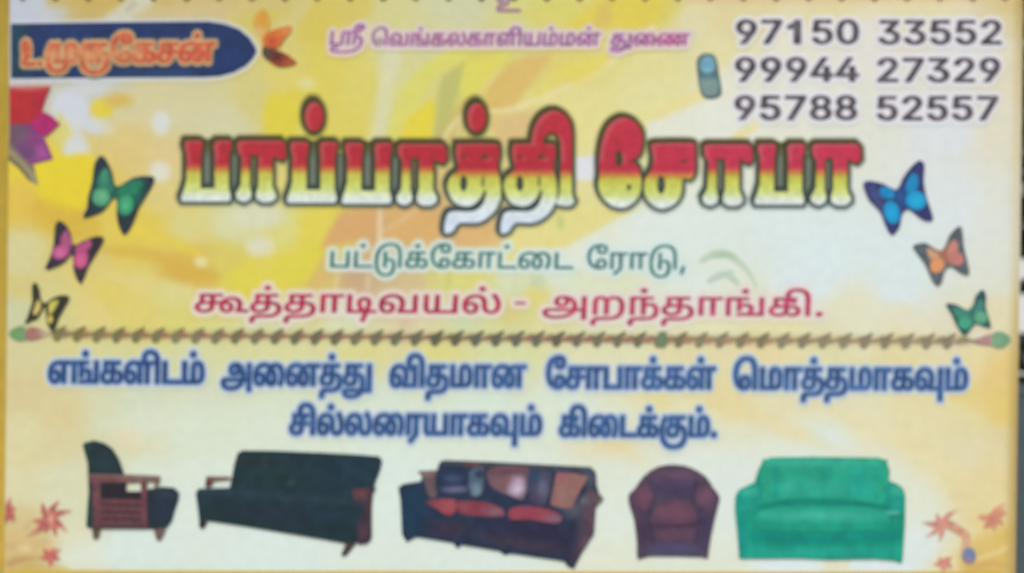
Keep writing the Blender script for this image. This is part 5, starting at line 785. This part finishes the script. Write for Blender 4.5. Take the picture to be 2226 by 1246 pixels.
def beyond(px, py, d): k = (D + d) / D; return (px - CX) / 1000 * k, CZ + (CY - py) / 1000 * k
SL = simple('slate_paint', tuple(ink((100, 113, 119))), .6, nscale=40, amt=.12)
PD = .55
xL, zT = beyond(2190, 836, PD)
pan = bpy.data.objects.new('slate_panel', None); pan.location = (xL, PD, 0); col.objects.link(pan)
tag(pan, 'slate grey metal panel standing behind the lower right edge of the signboard', 'panel')
def lbox(name, x0, x1, y0, y1, z0, z1, mat, parent): return box(name, x0, x1, y0, y1, z0, z1, mat, parent)
for k in range(5): lbox('sheet', k * .182, k * .182 + .18, 0, .012, .05, zT - .03, SL, pan)
lbox('rail', 0, .908, -.004, .018, zT - .028, zT, SL, pan)
lbox('rail', 0, .908, -.004, .018, .0, .048, SL, pan)

WW = simple('glint_wall_white', (.80, .80, .78), .8, nscale=5, amt=.06)
wall = bpy.data.objects.new('glint_wall', None); wall.location = (1.6, 3.4, 0); col.objects.link(wall)  # added wall, a bright backing for the glints between the leaves
tag(wall, 'white wall added behind the dark shrub to show as bright glints through its gaps', 'wall')
box('wall_body', 0, 3.6, 0, .2, 0, 2.2, WW, wall)
box('coping', -.03, 3.63, -.04, .24, 2.2, 2.27, WW, wall)
LEAF = simple('dark_leaf', (.022, .034, .022), .5, nscale=12, amt=.5)
BARK = simple('bark', (.06, .045, .03), .9)
sh = bpy.data.objects.new('shrub', None); SX = 1.95; SY = 1.25; sh.location = (SX, SY, 0); col.objects.link(sh)
tag(sh, 'dark leafy shrub behind the right edge of the signboard', 'shrub')
rn = random.Random(11); V = []; F_ = []
gaps = [(588, 13), (684, 18)]  # bands kept leafless so the added wall shows as glints
gz = [(beyond(0, py, SY)[1], r / 1000 * (D + SY) / D) for py, r in gaps]
def leaf(cx, cy, cz, L):
    a = rn.uniform(0, 6.28); e = rn.uniform(-.7, .7); d = Vector((math.cos(a) * math.cos(e), math.sin(a) * math.cos(e), math.sin(e)))
    s_ = d.cross(Vector((rn.uniform(-1, 1), rn.uniform(-1, 1), rn.uniform(-.3, 1)))).normalized() * L * .28
    c = Vector((cx, cy, cz)); b = len(V); V.extend([tuple(c), tuple(c + d * L * .5 + s_), tuple(c + d * L), tuple(c + d * L * .5 - s_)]); F_.append((b, b + 1, b + 2, b + 3))
cnt = 0
while cnt < 12000:
    u, v, q = rn.uniform(-1, 1), rn.uniform(-1, 1), rn.uniform(-1, 1); r = u * u + v * v + q * q
    if r > 1 or (r < .35 and rn.random() < .6): continue
    bump = 1 + .12 * math.sin(5 * u + 3 * q) + .1 * math.sin(7 * v - 2 * q)
    x, y, z = u * .66 * bump, v * .34 * bump, 1.55 + q * 1.35 * bump
    wx = SX + x
    if x < .25 and any(abs(z - zz) < rr_ + .034 for zz, rr_ in gz): continue
    if z < .2: continue
    leaf(x, y, z, rn.uniform(.045, .085)); cnt += 1
me = bpy.data.meshes.new('foliage'); me.from_pydata(V, [], F_); f_ = link('foliage', me, sh, LEAF); f_['kind'] = 'stuff'
V = []; F_ = []
for k in range(7):
    a = k * .9; r0 = .02; path = [(0.03 * math.cos(a), .03 * math.sin(a), 0), (.1 * math.cos(a), .08 * math.sin(a), .6), (.28 * math.cos(a), .16 * math.sin(a), 1.3), (.4 * math.cos(a + .3), .2 * math.sin(a + .3), 1.9)]
    b = len(V)
    for i, (x, y, z) in enumerate(path):
        r = r0 * (1 - i * .25)
        for m in range(6): V.append((x + r * math.cos(m * 1.047), y + r * math.sin(m * 1.047), z))
    for i in range(3):
        for m in range(6): F_.append((b + i * 6 + m, b + i * 6 + (m + 1) % 6, b + i * 6 + 6 + (m + 1) % 6, b + i * 6 + 6 + m))
me = bpy.data.meshes.new('stems'); me.from_pydata(V, [], F_); link('stems', me, sh, BARK)
